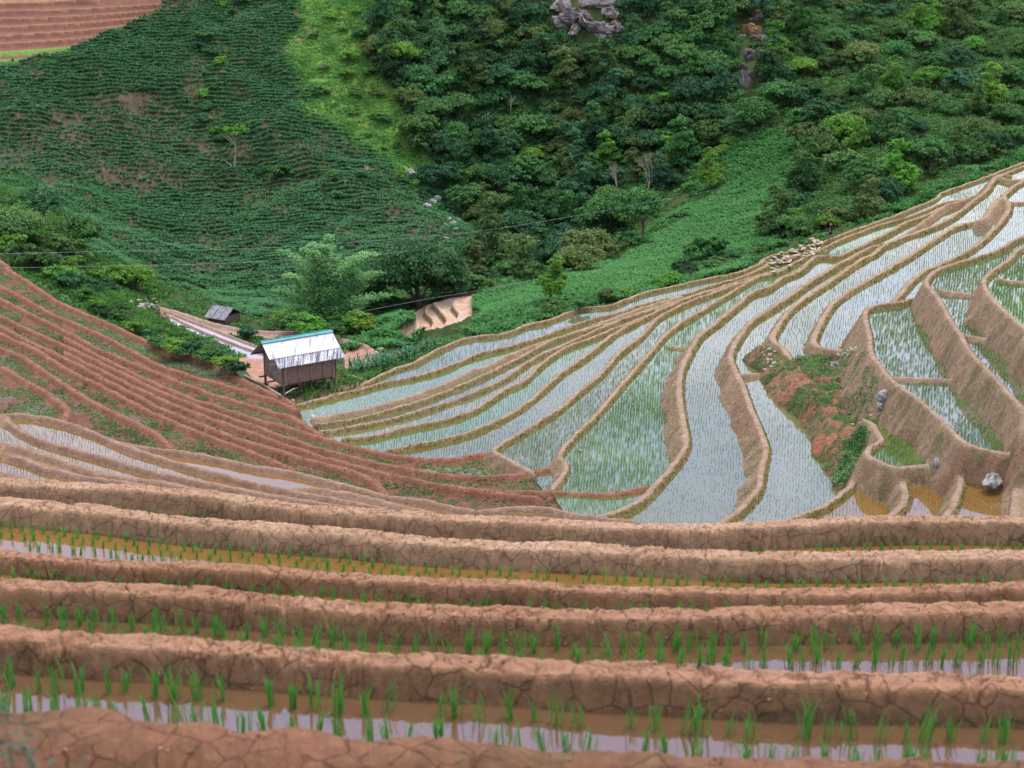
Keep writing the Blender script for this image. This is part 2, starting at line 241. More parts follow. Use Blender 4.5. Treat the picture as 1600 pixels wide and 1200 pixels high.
ext = np.array([(-15, 95, -37), (10, 95, -37), (20, 110, -37), (35, 130, -37), (50, 150, -38), (-35, 115, -37), (-30, 95, -37), (40, 100, -36), (30, 85, -36), (-20, 80, -36), (0, 80, -36), (60, 110, -34), (-60, 110, -36), (55, 165, -38), (15, 122, -38.5),
                (0, 330, -12), (90, 330, -14), (-90, 330, -14), (0, 440, -14), (170, 440, -14), (-170, 440, -14), (0, 260, -17), (70, 275, -19), (-70, 270, -17)], float)
CX = np.vstack([CX, ext[:, :2]]); CZ = np.concatenate([CZ, ext[:, 2]])
def tps(r2): return np.where(r2 > 1e-9, .5 * r2 * np.log(r2 + 1e-12), 0)
S = 100.0; A = CX / S; n = len(A)
K = tps(((A[:, None] - A[None]) ** 2).sum(2)) + np.eye(n) * 1e-4
Pm = np.hstack([np.ones((n, 1)), A]); M = np.zeros((n + 3, n + 3)); M[:n, :n] = K; M[:n, n:] = Pm; M[n:, :n] = Pm.T
sol = np.linalg.solve(M, np.concatenate([CZ, np.zeros(3)]))
def base_rbf(x, y):
    x = x / S; y = y / S; o = sol[n] + sol[n + 1] * x + sol[n + 2] * y
    for i in range(n): o = o + sol[i] * tps((x - A[i, 0]) ** 2 + (y - A[i, 1]) ** 2)
    return o
# evaluate on a coarse subgrid, then interpolate
def coarse_eval(fn, i0, i1, j0, j1, st=4):
    ii = np.unique(np.append(np.arange(i0, i1, st), i1 - 1)); jj = np.unique(np.append(np.arange(j0, j1, st), j1 - 1))
    v = fn(GX[np.ix_(ii, jj)], GY[np.ix_(ii, jj)])
    I = np.arange(i0, i1); J = np.arange(j0, j1)
    ai = np.clip(np.searchsorted(ii, I, 'right') - 1, 0, len(ii) - 2); fi = ((I - ii[ai]) / (ii[ai + 1] - ii[ai]))[:, None]
    aj = np.clip(np.searchsorted(jj, J, 'right') - 1, 0, len(jj) - 2); fj = ((J - jj[aj]) / (jj[aj + 1] - jj[aj]))[None]
    v = v[ai] * (1 - fi) + v[ai + 1] * fi
    return v[:, aj] * (1 - fj) + v[:, aj + 1] * fj
far = coarse_eval(base_rbf, 0, NR, 0, NA, 6)
far = np.clip(far, -55, 40)
U0 = 800 + FPX * np.tan(th)      # approximate image column of each azimuth
cb = lin(crestB)(np.clip(U0 * 1.0, -150, 1750))
dep = PITCH - np.arctan((600 - cb) / FPX) + R(.55)
nearz = -RRg * np.tan(dep)[None, :] - 1.2
nearz = np.where(RRg < 32, -RRg * .40 - 1.6 - .6 * sstep(10, 30, RRg), nearz)
k = sstep(68, 80, RRg)
def proj0(x, y, z):
    w_ = y * CP - z * SP; w_ = np.where(w_ > 1, w_, 1); return 800 + FPX * x / w_, 600 - FPX * (y * SP + z * CP) / w_
base = nearz * (1 - k) + np.minimum(far, 60) * k
base += (fbm(GX * .12, GY * .12, 4, 3) * 1.6 + fbm(GX * .6, GY * .6, 3, 5) * .5) * sstep(95, 150, RRg) * np.where(inpoly(*proj0(GX, GY, base), [(737, 530), (738, 470), (800, 437), (960, 410), (1080, 330), (1100, 240), (1235, 190), (1275, 230), (1250, 300), (1260, 385), (1100, 440), (900, 490)]), .2, .8)
H = base.copy(); OWN = np.full(H.shape, -1, np.int16); SB = np.full(H.shape, 9.0, np.float32)   # owner plate, distance inside its edge
wob = fbm(GX * 1.1, GY * 1.1, 3, 11); wob2 = fbm(GX * 5, GY * 5, 2, 23)
def bbox(xy, m):
    a = np.arctan2(xy[:, 0], xy[:, 1]); r = np.hypot(xy[:, 0], xy[:, 1]); ma = m / max(r.min(), 5)
    i0, i1 = np.searchsorted(rr, [r.min() - m, r.max() + m]); j0, j1 = np.searchsorted(th, [a.min() - ma, a.max() + ma])
    return max(i0, 0), min(max(i1, i0 + 3), NR), max(j0, 0), min(max(j1, j0 + 3), NA)
for k, p in enumerate(PL):
    ln = toplane(catmull(p['pts'], p['n']), p['z'] + p['h']); cl = toplane(p['close'], p['z'] + p['h'])
    p['line'] = ln; p['poly'] = poly = np.vstack([ln, cl])
    i0, i1, j0, j1 = bbox(poly, 6.0); sl = (slice(i0, i1), slice(j0, j1))
    x = GX[sl]; y = GY[sl]
    ins = inpoly(x, y, poly)
    dd = coarse_eval(lambda a, b: pdist(a, b, ln), i0, i1, j0, j1, 3)
    sg = coarse_eval(lambda a, b: pdist(a, b, ln) * np.where(inpoly(a, b, poly), 1, -1), i0, i1, j0, j1, 3)
    s = np.where(dd < .7, sg, np.where(ins, dd, -dd))
    amp = .5 if p['soil'] == 'fore' else 1.0
    s = s + wob[sl] * .06 * amp
    h = p['h'] * (1 + .16 * amp * wob[sl] + .08 * amp * wob2[sl])
    w = p['w'] * (1 + .2 * wob[sl])
    fl = p['z'] - (p['mud'] if p['water'] else 0)
    tt = np.clip((w - s) / (w * (.42 if p['soil'] == 'fore' else .62)), 0, 1); bump = (h + p['z'] - fl) * tt * tt * (3 - 2 * tt)
    zin = fl + bump
    sn = np.maximum(-s, 0); rim_r = .12
    steep = p['st'] * (1 + .5 * fbm(x * .5, y * .5, 3, 31))
    zout = p['z'] + h - steep * (np.sqrt(sn * sn + rim_r ** 2) - rim_r) + (wob2[sl] * .12 + wob[sl] * .15) * np.clip(sn, 0, .6)
    z = np.where(s > 0, zin, zout)
    z = np.where((~ins) & (dd > 7), -99, z)
    if p['soil'] in ('valley', 'pink', 'plough'):   # these were dug into the slope
        H[sl] = np.where(ins & (OWN[sl] < 0), np.minimum(H[sl], fl), H[sl])
        if p['name'] == 'S1': H[sl] = np.where(ins, fl - .03, H[sl])
    hs = H[sl]; up = z > hs; hs[up] = z[up]; H[sl] = hs
    o = OWN[sl]; o[up] = k; OWN[sl] = o; q = SB[sl]; q[up] = s[up]; SB[sl] = q
for pts, z, hw, soil in RG:
    ln = toplane(catmull(pts, 6), z); i0, i1, j0, j1 = bbox(ln, 2.5); sl = (slice(i0, i1), slice(j0, j1))
    dd = coarse_eval(lambda a, b: pdist(a, b, ln), i0, i1, j0, j1, 2)
    zz = z + wob[sl] * .08 - 1.6 * np.maximum(dd - hw * .45, 0) ** 1.15 - .25 * (dd / hw) ** 2 * .3
    hs = H[sl]; up = zz > hs; hs[up] = zz[up]; H[sl] = hs; q = SB[sl]; q[up] = .05; SB[sl] = q
SOILS = ['fore', 'tan', 'gully', 'red', 'lefty', 'valley', 'pink', 'plough']
SO = np.full(H.shape, -1, np.int8)
sid = np.array([SOILS.index(p['soil']) for p in PL] + [-1], np.int8); SO = sid[OWN]
WAT = np.array([p['water'] for p in PL] + [False])[OWN]
WID = np.array([p['w'] for p in PL] + [0.])[OWN]
edge = (SB < WID * 1.05) & (OWN >= 0)
# clods and cracks: real relief
iF = np.searchsorted(rr, 34)
def vor3(x, y, z, sc, s=0):
    x = x * sc; y = y * sc; z = z * sc; ix = np.floor(x); iy = np.floor(y); iz = np.floor(z)
    d1 = np.full(x.shape, 9.); d2 = d1.copy()
    for a in (-1, 0, 1):
        for b in (-1, 0, 1):
            for c_ in (-1, 0, 1):
                cx, cy, cz = ix + a, iy + b, iz + c_
                d = (cx + hash3(cx, cy, cz, s) - x) ** 2 + (cy + hash3(cx, cy, cz, s + 1) - y) ** 2 + (cz + hash3(cx, cy, cz, s + 2) - z) ** 2
                m = d < d1; d2 = np.where(m, d1, np.minimum(d2, d)); d1 = np.where(m, d, d1)
    return np.sqrt(d2) - np.sqrt(d1)
CR = np.zeros(H.shape, np.float32)
x, y, z = GX[:iF], GY[:iF], H[:iF]
wx = x + fbm(x * 9, y * 9, 2, 41) * .05; wy = y + fbm(x * 9 + 7, y * 9, 2, 43) * .05
e1 = vor3(wx, wy, z * 1.1, 4.2, 51)
msk = sstep(-.08, .24, fbm(x * 4.5 + z, y * 4.5 + z * 3, 2, 61))
crack = np.clip(1 - e1 / .085, 0, 1) * edge[:iF] * msk
e2 = vor3(wx + 3, wy, z * 1.3, 9.5, 57); crack = np.maximum(crack, .55 * np.clip(1 - e2 / .07, 0, 1) * edge[:iF] * sstep(.0, .3, fbm(x * 3.1 - z, y * 3.1 + z * 2, 2, 63)))
lump = fbm(x * 5.5, y * 5.5 + z * 3, 4, 77); rdg = 1 - np.abs(fbm(x * 7 + z * 4, y * 7, 3, 79)) * 3
crack = crack * sstep(9.6, 10.9, RRg[:iF]) 
H[:iF] += np.where(edge[:iF], -.055 * crack + .020 * lump + .010 * rdg + .012 * fbm(x * 40, y * 40, 2, 73), .01 * fbm(x * 10, y * 10, 2, 75))
CR[:iF] = crack
x, y = GX[iF:], GY[iF:]
rough = np.select([SO[iF:] == 3, SO[iF:] == 2, edge[iF:]], [.03, .30, .04], .0)
rough = np.where((SO[iF:] == 1) & (SB[iF:] < -.12), .13, rough)
H[iF:] += rough * fbm(x * 2.6, y * 2.6, 4, 81)

def ground_at(x, y):
    x = np.asarray(x, float); y = np.asarray(y, float)
    a = np.arctan2(x, y); r = np.hypot(x, y)
    i = np.clip(np.searchsorted(rr, r) - 1, 0, NR - 2); j = np.clip(np.searchsorted(th, a) - 1, 0, NA - 2)
    fi = np.clip((r - rr[i]) / (rr[i + 1] - rr[i]), 0, 1); fj = np.clip((a - th[j]) / (th[j + 1] - th[j]), 0, 1)
    z = (H[i, j] * (1 - fj) + H[i, j + 1] * fj) * (1 - fi) + (H[i + 1, j] * (1 - fj) + H[i + 1, j + 1] * fj) * fi
    return z, i, j
def hit(u, v, rmin=34.):
    """first ground point seen through a pixel, beyond rmin metres"""
    x, y, d = rays(u, v); a = math.atan2(float(x), float(y)); sl = float(d) / math.hypot(float(x), float(y))
    j = min(max(np.searchsorted(th, a) - 1, 0), NA - 1); zr = rr * sl
    m = (H[:, j] >= zr) & (rr > rmin)
    if not m.any(): return None
    i = int(np.argmax(m)); i = max(i, 1)
    g0 = zr[i - 1] - H[i - 1, j]; g1 = zr[i] - H[i, j]; f = g0 / (g0 - g1) if g0 > g1 and g0 > 0 else 0
    r = rr[i - 1] + f * (rr[i] - rr[i - 1])
    return Vector((r * math.sin(a), r * math.cos(a), zr[i - 1] + f * (zr[i] - zr[i - 1])))
def proj(x, y, z):
    w_ = y * CP - z * SP; return 800 + FPX * x / w_, 600 - FPX * (y * SP + z * CP) / w_
PU, PV = proj(GX, GY, H)
farm = RRg > 120
baseown = OWN < 0

# land cover polygons (traced on the far hillsides)
Z_corn = [(-200, -60), (470, -60), (455, 60), (460, 130), (520, 195), (620, 252), (660, 290), (730, 330), (770, 370), (700, 400), (640, 430), (560, 480), (440, 510), (400, 500), (330, 470), (280, 440), (200, 420), (150, 390), (100, 320), (-200, 250)]
Z_grass = [(462, -60), (575, -60), (575, 60), (605, 120), (630, 170), (690, 262), (700, 300), (660, 285), (600, 258), (510, 205), (450, 140), (452, 60)]
Z_cornR = [(737, 530), (738, 470), (800, 437), (900, 428), (960, 410), (1010, 380), (1080, 330), (1100, 270), (1150, 240), (1235, 190), (1275, 230), (1250, 300), (1215, 350), (1230, 385), (1180, 412), (1100, 440), (900, 490), (800, 525)]
Z_cornS = [(570, 540), (568, 510), (600, 488), (640, 490), (648, 506), (640, 525), (610, 545)]
Z_cornT = [(1360, 345), (1400, 320), (1450, 295), (1520, 265), (1600, 230), (1680, 200), (1680, 225), (1600, 255), (1500, 292), (1440, 320), (1395, 338)]
Z_bank = [(150, 390), (240, 430), (250, 480), (330, 545), (400, 590), (370, 580), (280, 540), (180, 500), (90, 460), (0, 400), (-100, 340), (-100, 230), (80, 300)]
QU = PU + fbm(GX * .25, GY * .25, 5, 151) * 52; QV = PV + fbm(GX * .25, GY * .25, 5, 157) * 22
def zone(poly): return inpoly(QU, QV, poly) & farm & baseown
zc, zg, zr_, zs, zt, zb = map(zone, (Z_corn, Z_grass, Z_cornR, Z_cornS, Z_cornT, Z_bank))
plotB = inpoly(QU, QV, [(-200, 175), (0, 165), (140, 150), (280, 146), (318, 200), (345, 262), (250, 300), (150, 290), (60, 330), (-200, 300)])
plotC = inpoly(QU, QV, [(540, 290), (640, 300), (700, 340), (660, 400), (560, 420), (540, 350)])
# ------------------------------------------------------------------ ground colours (albedo of soil, moss, turf)
def col(r, g, b): return np.array([r, g, b], np.float32)
C = np.zeros(H.shape + (3,), np.float32)
n1 = (fbm(GX * .35, GY * .35, 4, 91) + .5)[..., None]; n2 = (fbm(GX * 1.7, GY * 1.7, 3, 95) + .5)[..., None]; n3 = (fbm(GX * .12, GY * .12, 3, 99) + .5)[..., None]
n1 = np.clip(n1, 0, 1); n2 = np.clip(n2, 0, 1); n3 = np.clip(n3, 0, 1)
def mix(a, b, t): return a * (1 - t) + b * t
C[:] = mix(col(.035, .06, .018), col(.07, .10, .025), n2)                                          # forest floor
C = np.where(zc[..., None], mix(mix(col(.035, .07, .033), col(.115, .08, .05), sstep(.45, .95, n1)), col(.10, .075, .04), n2 * .6), C)
C = np.where((zc & (plotB | plotC))[..., None], mix(col(.15, .095, .065), col(.085, .075, .045), n2), C)
C = np.where(zg[..., None], mix(col(.10, .22, .04), col(.20, .32, .06), n1), C)
C = np.where((zr_ | zs | zt)[..., None], mix(col(.03, .07, .03), col(.10, .075, .045), n2 * .8), C)
C = np.where(zb[..., None], mix(col(.06, .12, .03), col(.10, .20, .035), n2), C)
hutz = inpoly(PU, PV, [(440, 600), (445, 585), (540, 580), (600, 560), (700, 545), (620, 580), (570, 600), (470, 632), (440, 625), (400, 605)]) & baseown & (RRg > 85)
C = np.where(hutz[..., None], mix(col(.10, .12, .05), col(.22, .13, .08), n2), C)
mudz = inpoly(PU, PV, [(370, 560), (400, 553), (445, 556), (450, 600), (425, 612), (395, 592)]) & baseown & (RRg > 85)
mudz = mudz | (inpoly(PU, PV, [(535, 530), (570, 538), (594, 552), (592, 574), (560, 580), (540, 582)]) & baseown & (RRg > 85)); hutz = hutz & ~mudz
C = np.where(mudz[..., None], mix(col(.50, .27, .19), col(.36, .19, .13), n2), C)
for pth, wd_, cc_ in (([(372, 262), (420, 264), (480, 262), (540, 265), (600, 266), (640, 270)], 4, col(.22, .15, .09)), ([(0, 160), (70, 155), (140, 146), (200, 141), (280, 140)], 3, col(.17, .11, .07)), ([(230, 410), (290, 416), (330, 422), (400, 428), (450, 436)], 5, col(.15, .09, .07)), ([(352, 66), (368, 90), (345, 120), (330, 160), (328, 190)], 6, col(.20, .15, .07)), ([(532, 270), (536, 320), (534, 360), (532, 400), (532, 430)], 4, col(.20, .19, .12)), ([(455, 20), (475, 30), (470, 60), (462, 85)], 7, col(.26, .15, .10))):
    C = np.where(((pdist(QU, QV, np.array(pth, float)) < wd_) & farm & baseown)[..., None], cc_ * (.7 + .6 * n2), C)
isl = OWN >= 0
tops = edge & (SB > -.05)
ris = isl & (SB <= -.05)
def put(m, v):
    global C
    C = np.where(m[..., None], v, C)
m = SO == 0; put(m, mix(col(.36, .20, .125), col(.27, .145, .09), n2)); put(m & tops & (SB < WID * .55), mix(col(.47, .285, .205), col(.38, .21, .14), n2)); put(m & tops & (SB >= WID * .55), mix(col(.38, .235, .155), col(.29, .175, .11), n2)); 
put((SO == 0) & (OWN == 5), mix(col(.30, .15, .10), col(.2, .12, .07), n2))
dd3 = sstep(85, 125, RRg)[..., None]
m = SO == 1; put(m, mix(col(.26, .20, .07), col(.20, .17, .06), n2)); put(m & tops, mix(mix(col(.40, .285, .215), col(.33, .22, .155), n2), mix(col(.41, .29, .19), col(.31, .205, .13), n2), dd3))
inner = m & (SB > WID * .48) & (SB < WID * 1.3); put(inner, mix(col(.22, .185, .065), col(.30, .21, .11), n2))
put(m & ris, mix(mix(col(.33, .22, .14), col(.31, .16, .10), sstep(.7, .95, n1) * .6), col(.17, .15, .07), sstep(.5, .9, n2) * .6))
m = (SO == 2); put(m, mix(mix(col(.30, .155, .10), col(.36, .14, .08), sstep(.6, .8, n1)), col(.12, .13, .05), sstep(.45, .8, n2)))
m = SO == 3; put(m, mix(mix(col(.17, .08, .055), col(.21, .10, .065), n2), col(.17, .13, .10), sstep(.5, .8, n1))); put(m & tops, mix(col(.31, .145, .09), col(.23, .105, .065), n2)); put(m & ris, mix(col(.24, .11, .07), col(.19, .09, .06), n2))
m = SO == 4; put(m, mix(col(.36, .24, .10), col(.30, .20, .08), n2)); put(m & tops, mix(col(.37, .235, .165), col(.29, .18, .12), n2)); put(m & ris, mix(col(.27, .17, .11), col(.2, .15, .08), n2))
m = SO == 5; put(m, mix(col(.42, .30, .24), col(.34, .22, .17), n2))
m = SO == 6; put(m, mix(col(.60, .43, .33), col(.56, .35, .24), sstep(.4, .8, n2))); put(m & ris, mix(col(.24, .17, .10), col(.18, .14, .07), n2))
m = SO == 7; put(m, mix(col(.17, .07, .05), col(.22, .10, .07), n2)); put(m & edge & (SB > -.12), mix(col(.34, .20, .11), col(.26, .13, .08), n2))
wet = (SO == 0) & (SB > WID * .85) & (SB < WID * 1.2); put(wet, mix(col(.23, .13, .08), col(.15, .09, .055), n2))
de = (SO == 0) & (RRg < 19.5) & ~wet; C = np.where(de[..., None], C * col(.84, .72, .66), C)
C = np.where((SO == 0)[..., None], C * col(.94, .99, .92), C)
gt = m & (SB < .6) & (OWN <= [i for i, p in enumerate(PL) if p['name'] == 'T2'][0]); put(gt, mix(col(.16, .26, .05), col(.2, .3, .07), n2))

def grid_mesh(name, X, Y, Z, colr, extra=None):
    nr, na = X.shape; v = np.stack([X, Y, Z], -1).reshape(-1, 3).astype(np.float32)
    i = np.arange(nr - 1)[:, None] * na + np.arange(na - 1)[None]; q = np.stack([i, i + 1, i + na + 1, i + na], -1).reshape(-1, 4).astype(np.int32)
    me = bpy.data.meshes.new(name); me.vertices.add(len(v)); me.vertices.foreach_set('co', v.ravel())
    me.loops.add(q.size); me.loops.foreach_set('vertex_index', q.ravel()); me.polygons.add(len(q))
    me.polygons.foreach_set('loop_start', np.arange(0, q.size, 4, dtype=np.int32)); me.polygons.foreach_set('use_smooth', np.ones(len(q), bool))
    me.update(calc_edges=True)
    a = me.color_attributes.new('cover', 'FLOAT_COLOR', 'POINT'); cc = np.ones((len(v), 4), np.float32); cc[:, :3] = colr.reshape(-1, 3)
    a.data.foreach_set('color', cc.ravel()); return me
def raw_mesh(name, v, faces_flat, sizes, mats=None, smooth=False):
    """v Nx3, faces_flat indices, sizes verts per face"""
    me = bpy.data.meshes.new(name); v = np.asarray(v, np.float32); f_ = np.asarray(faces_flat, np.int32); s_ = np.asarray(sizes, np.int32)
    me.vertices.add(len(v)); me.vertices.foreach_set('co', v.ravel()); me.loops.add(len(f_)); me.loops.foreach_set('vertex_index', f_)
    me.polygons.add(len(s_)); st = np.concatenate([[0], np.cumsum(s_)[:-1]]).astype(np.int32); me.polygons.foreach_set('loop_start', st)
    if smooth: me.polygons.foreach_set('use_smooth', np.ones(len(s_), bool))
    me.update(calc_edges=True); return me
def link(name, me, mat=None, parent=None, label=None, cat=None, group=None, kind=None, loc=None):
    o = bpy.data.objects.new(name, me); scene.collection.objects.link(o)
    if mat and me is not None:
        if len(me.materials) == 0: me.materials.append(mat)
    if parent: o.parent = parent
    if label: o['label'] = label
    if cat: o['category'] = cat
    if group: o['group'] = group
    if kind: o['kind'] = kind
    if loc is not None: o.location = loc
    return o
# ------------------------------------------------------------------ materials
def newmat(name):
    m = bpy.data.materials.new(name); m.use_nodes = True; nt = m.node_tree; b = nt.nodes['Principled BSDF']; return m, nt, b
def N(nt, t, **kw):
    n_ = nt.nodes.new(t)
    for k_, v_ in kw.items():
        if k_.startswith('_'): setattr(n_, k_[1:], v_)
        else: n_.inputs[k_.replace('_', ' ')].default_value = v_
    return n_
def simple(name, c1, c2, scale=3, rough=.8, bump=.0, bscale=20, spec=.3, objrand=0., trans=0.):
    m, nt, b = newmat(name); L = nt.links.new
    tcn = N(nt, 'ShaderNodeTexCoord'); ns = N(nt, 'ShaderNodeTexNoise', Scale=scale, Detail=4.0); L(tcn.outputs['Object'], ns.inputs['Vector'])
    cr = N(nt, 'ShaderNodeValToRGB'); cr.color_ramp.elements[0].color = (*c1, 1); cr.color_ramp.elements[1].color = (*c2, 1); cr.color_ramp.elements[0].position = .35; cr.color_ramp.elements[1].position = .65
    L(ns.outputs['Fac'], cr.inputs['Fac']); out = cr.outputs['Color']
    if objrand:
        oi = N(nt, 'ShaderNodeObjectInfo'); hs = N(nt, 'ShaderNodeHueSaturation'); mr = N(nt, 'ShaderNodeMapRange'); L(oi.outputs['Random'], mr.inputs['Value'])
        mr.inputs['To Min'].default_value = 1 - objrand; mr.inputs['To Max'].default_value = 1 + objrand; L(mr.outputs[0], hs.inputs['Value'])
        mr2 = N(nt, 'ShaderNodeMapRange'); ml = N(nt, 'ShaderNodeMath', _operation='FRACT'); ml2 = N(nt, 'ShaderNodeMath', _operation='MULTIPLY'); ml2.inputs[1].default_value = 7.31
        L(oi.outputs['Random'], ml2.inputs[0]); L(ml2.outputs[0], ml.inputs[0]); L(ml.outputs[0], mr2.inputs['Value']); mr2.inputs['To Min'].default_value = .5 - objrand * .10; mr2.inputs['To Max'].default_value = .5 + objrand * .06
        L(mr2.outputs[0], hs.inputs['Hue']); L(out, hs.inputs['Color']); out = hs.outputs['Color']
    L(out, b.inputs['Base Color']); b.inputs['Roughness'].default_value = rough; b.inputs['Specular IOR Level'].default_value = spec
    if trans:
        tr = N(nt, 'ShaderNodeBsdfTranslucent'); L(out, tr.inputs['Color']); ms = N(nt, 'ShaderNodeMixShader', Fac=trans)
        L(b.outputs[0], ms.inputs[1]); L(tr.outputs[0], ms.inputs[2]); L(ms.outputs[0], nt.nodes['Material Output'].inputs['Surface'])
    if bump:
        n2_ = N(nt, 'ShaderNodeTexNoise', Scale=bscale, Detail=5.0); L(tcn.outputs['Object'], n2_.inputs['Vector']); bp = N(nt, 'ShaderNodeBump', Strength=bump, Distance=.05); L(n2_.outputs['Fac'], bp.inputs['Height']); L(bp.outputs[0], b.inputs['Normal'])
    return m
def ground_mat(name, near):
    m, nt, b = newmat(name); L = nt.links.new
    at = N(nt, 'ShaderNodeAttribute', _attribute_name='cover'); tcn = N(nt, 'ShaderNodeTexCoord')
    a = N(nt, 'ShaderNodeTexNoise', Scale=9.0 if near else 4.5, Detail=8.0, Roughness=.75); L(tcn.outputs['Object'], a.inputs['Vector'])
    mr = N(nt, 'ShaderNodeMapRange'); mr.inputs['From Min'].default_value = .25; mr.inputs['From Max'].default_value = .75; mr.inputs['To Min'].default_value = .5; mr.inputs['To Max'].default_value = 1.5
    L(a.outputs['Fac'], mr.inputs['Value'])
    vm = N(nt, 'ShaderNodeVectorMath', _operation='SCALE'); L(at.outputs['Color'], vm.inputs[0]); L(mr.outputs[0], vm.inputs['Scale'])
    L(vm.outputs[0], b.inputs['Base Color']); b.inputs['Roughness'].default_value = .9; b.inputs['Specular IOR Level'].default_value = .2
    n_ = N(nt, 'ShaderNodeTexNoise', Scale=45.0 if near else 9.0, Detail=8.0, Roughness=.7); L(tcn.outputs['Object'], n_.inputs['Vector'])
    bp = N(nt, 'ShaderNodeBump', Strength=.9, Distance=.02 if near else .14); L(n_.outputs['Fac'], bp.inputs['Height'])
    if near:
        v_ = N(nt, 'ShaderNodeTexVoronoi', Scale=5.5, _feature='DISTANCE_TO_EDGE'); 
        ad = N(nt, 'ShaderNodeMixRGB', Fac=.06); L(tcn.outputs['Object'], ad.inputs['Color1']); L(a.outputs['Color'], ad.inputs['Color2']); L(ad.outputs[0], v_.inputs['Vector'])
        m2 = N(nt, 'ShaderNodeMapRange'); m2.inputs['From Max'].default_value = .03; L(v_.outputs['Distance'], m2.inputs['Value'])
        b2 = N(nt, 'ShaderNodeBump', Strength=.8, Distance=.02); nk = N(nt, 'ShaderNodeTexNoise', Scale=3.3, Detail=2.0); L(tcn.outputs['Object'], nk.inputs['Vector']); mk = N(nt, 'ShaderNodeMapRange'); mk.inputs['From Min'].default_value = .5; mk.inputs['From Max'].default_value = .64; L(nk.outputs['Fac'], mk.inputs['Value']); mxk = N(nt, 'ShaderNodeMath', _operation='MAXIMUM'); L(m2.outputs[0], mxk.inputs[0]); L(mk.outputs[0], mxk.inputs[1]); L(mxk.outputs[0], b2.inputs['Height']); L(bp.outputs[0], b2.inputs['Normal']); L(b2.outputs[0], b.inputs['Normal'])
    else: L(bp.outputs[0], b.inputs['Normal'])
    return m
M_near = ground_mat('red earth near', True); M_far = ground_mat('terraced earth', False)
def water_mat(name, c1, c2):
    m, nt, b = newmat(name); L = nt.links.new
    tcn = N(nt, 'ShaderNodeTexCoord'); a = N(nt, 'ShaderNodeTexNoise', Scale=.35, Detail=3.0); L(tcn.outputs['Object'], a.inputs['Vector'])
    cr = N(nt, 'ShaderNodeValToRGB'); cr.color_ramp.elements[0].color = (*c1, 1); cr.color_ramp.elements[1].color = (*c2, 1); L(a.outputs['Fac'], cr.inputs['Fac']); L(cr.outputs[0], b.inputs['Base Color'])
    b.inputs['Roughness'].default_value = .02; b.inputs['IOR'].default_value = 2.1; b.inputs['Specular IOR Level'].default_value = .5
    n_ = N(nt, 'ShaderNodeTexNoise', Scale=5.0, Detail=3.0); L(tcn.outputs['Object'], n_.inputs['Vector']); bp = N(nt, 'ShaderNodeBump', Strength=.25, Distance=.006); L(n_.outputs['Fac'], bp.inputs['Height']); L(bp.outputs[0], b.inputs['Normal'])
    return m
M_water = water_mat('still paddy water over orange mud', (.17, .08, .02), (.24, .13, .035)); M_water2 = water_mat('still paddy water over olive mud', (.10, .095, .025), (.16, .14, .035)); M_water0 = water_mat('still paddy water over brown mud', (.10, .055, .03), (.15, .08, .04)); M_W2 = [M_water2, water_mat('still paddy water over green-brown mud', (.13, .12, .05), (.20, .18, .08)), water_mat('still paddy water over grey mud', (.10, .10, .06), (.15, .15, .09)), water_mat('still paddy water, weedy', (.09, .12, .03), (.14, .17, .05))]; M_water3 = water_mat('still lavender silt water', (.24, .19, .22), (.34, .28, .32))
# ------------------------------------------------------------------ ground objects
iS = np.searchsorted(rr, 34)
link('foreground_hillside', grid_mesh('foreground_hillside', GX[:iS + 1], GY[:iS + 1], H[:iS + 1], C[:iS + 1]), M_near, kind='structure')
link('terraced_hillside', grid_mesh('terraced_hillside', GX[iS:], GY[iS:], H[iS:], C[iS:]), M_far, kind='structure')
s_ = 3000.0
bm = bmesh.new(); vs = [bm.verts.new(p) for p in ((-s_, -s_, -70), (s_, -s_, -70), (s_, s_, -70), (-s_, s_, -70))]; bm.faces.new(vs); me = bpy.data.meshes.new('distant_ground'); bm.to_mesh(me)
link('distant_ground', me, simple('distant ground', (.05, .08, .03), (.08, .1, .04), .01), kind='structure')
for p in PL:
    if not p['water']: continue
    bm = bmesh.new(); vs = [bm.verts.new((a[0], a[1], p['z'])) for a in p['poly']]
    es = [bm.edges.new((vs[i], vs[(i + 1) % len(vs)])) for i in range(len(vs))]
    bmesh.ops.triangle_fill(bm, edges=es, use_beauty=True)
    for fc in bm.faces:
        if fc.normal.z < 0: fc.normal_flip()
    me = bpy.data.meshes.new('paddy_water'); bm.to_mesh(me); bm.free(); link('paddy_water', me, M_water0 if p['name'] in ('fgE', 'fgD') else M_water if p['soil'] in ('fore', 'lefty') or p['name'][0] == 'D' else (M_water3 if p['soil'] == 'valley' else M_W2[len(p['pts']) % 4]), kind='structure')
# ------------------------------------------------------------------ plants: leaf clouds, trunks
def leaf_mats():
    return {
     'dark': simple('dark evergreen leaves', (.034, .12, .052), (.085, .20, .085), 1.3, .75, spec=.15, objrand=.30, trans=.25),
     'mid': simple('green leaves', (.06, .17, .05), (.11, .25, .07), 1.3, .75, spec=.15, objrand=.28, trans=.25),
     'light': simple('fresh light green leaves', (.12, .30, .045), (.19, .40, .07), 1.3, .75, spec=.15, objrand=.18, trans=.3),
     'olive': simple('olive green leaves', (.09, .17, .05), (.18, .25, .085), 1.3, .75, spec=.15, objrand=.25, trans=.25),
     'bamboo': simple('feathery bamboo leaves', (.14, .36, .12), (.23, .46, .16), .6, .6, spec=.3, objrand=.1, trans=.3)}
LM = leaf_mats()
M_bark = simple('grey brown bark', (.10, .075, .055), (.19, .15, .115), 6, .9, .4, 15)
M_pale = simple('pale dead wood', (.33, .28, .22), (.45, .39, .32), 5, .9)
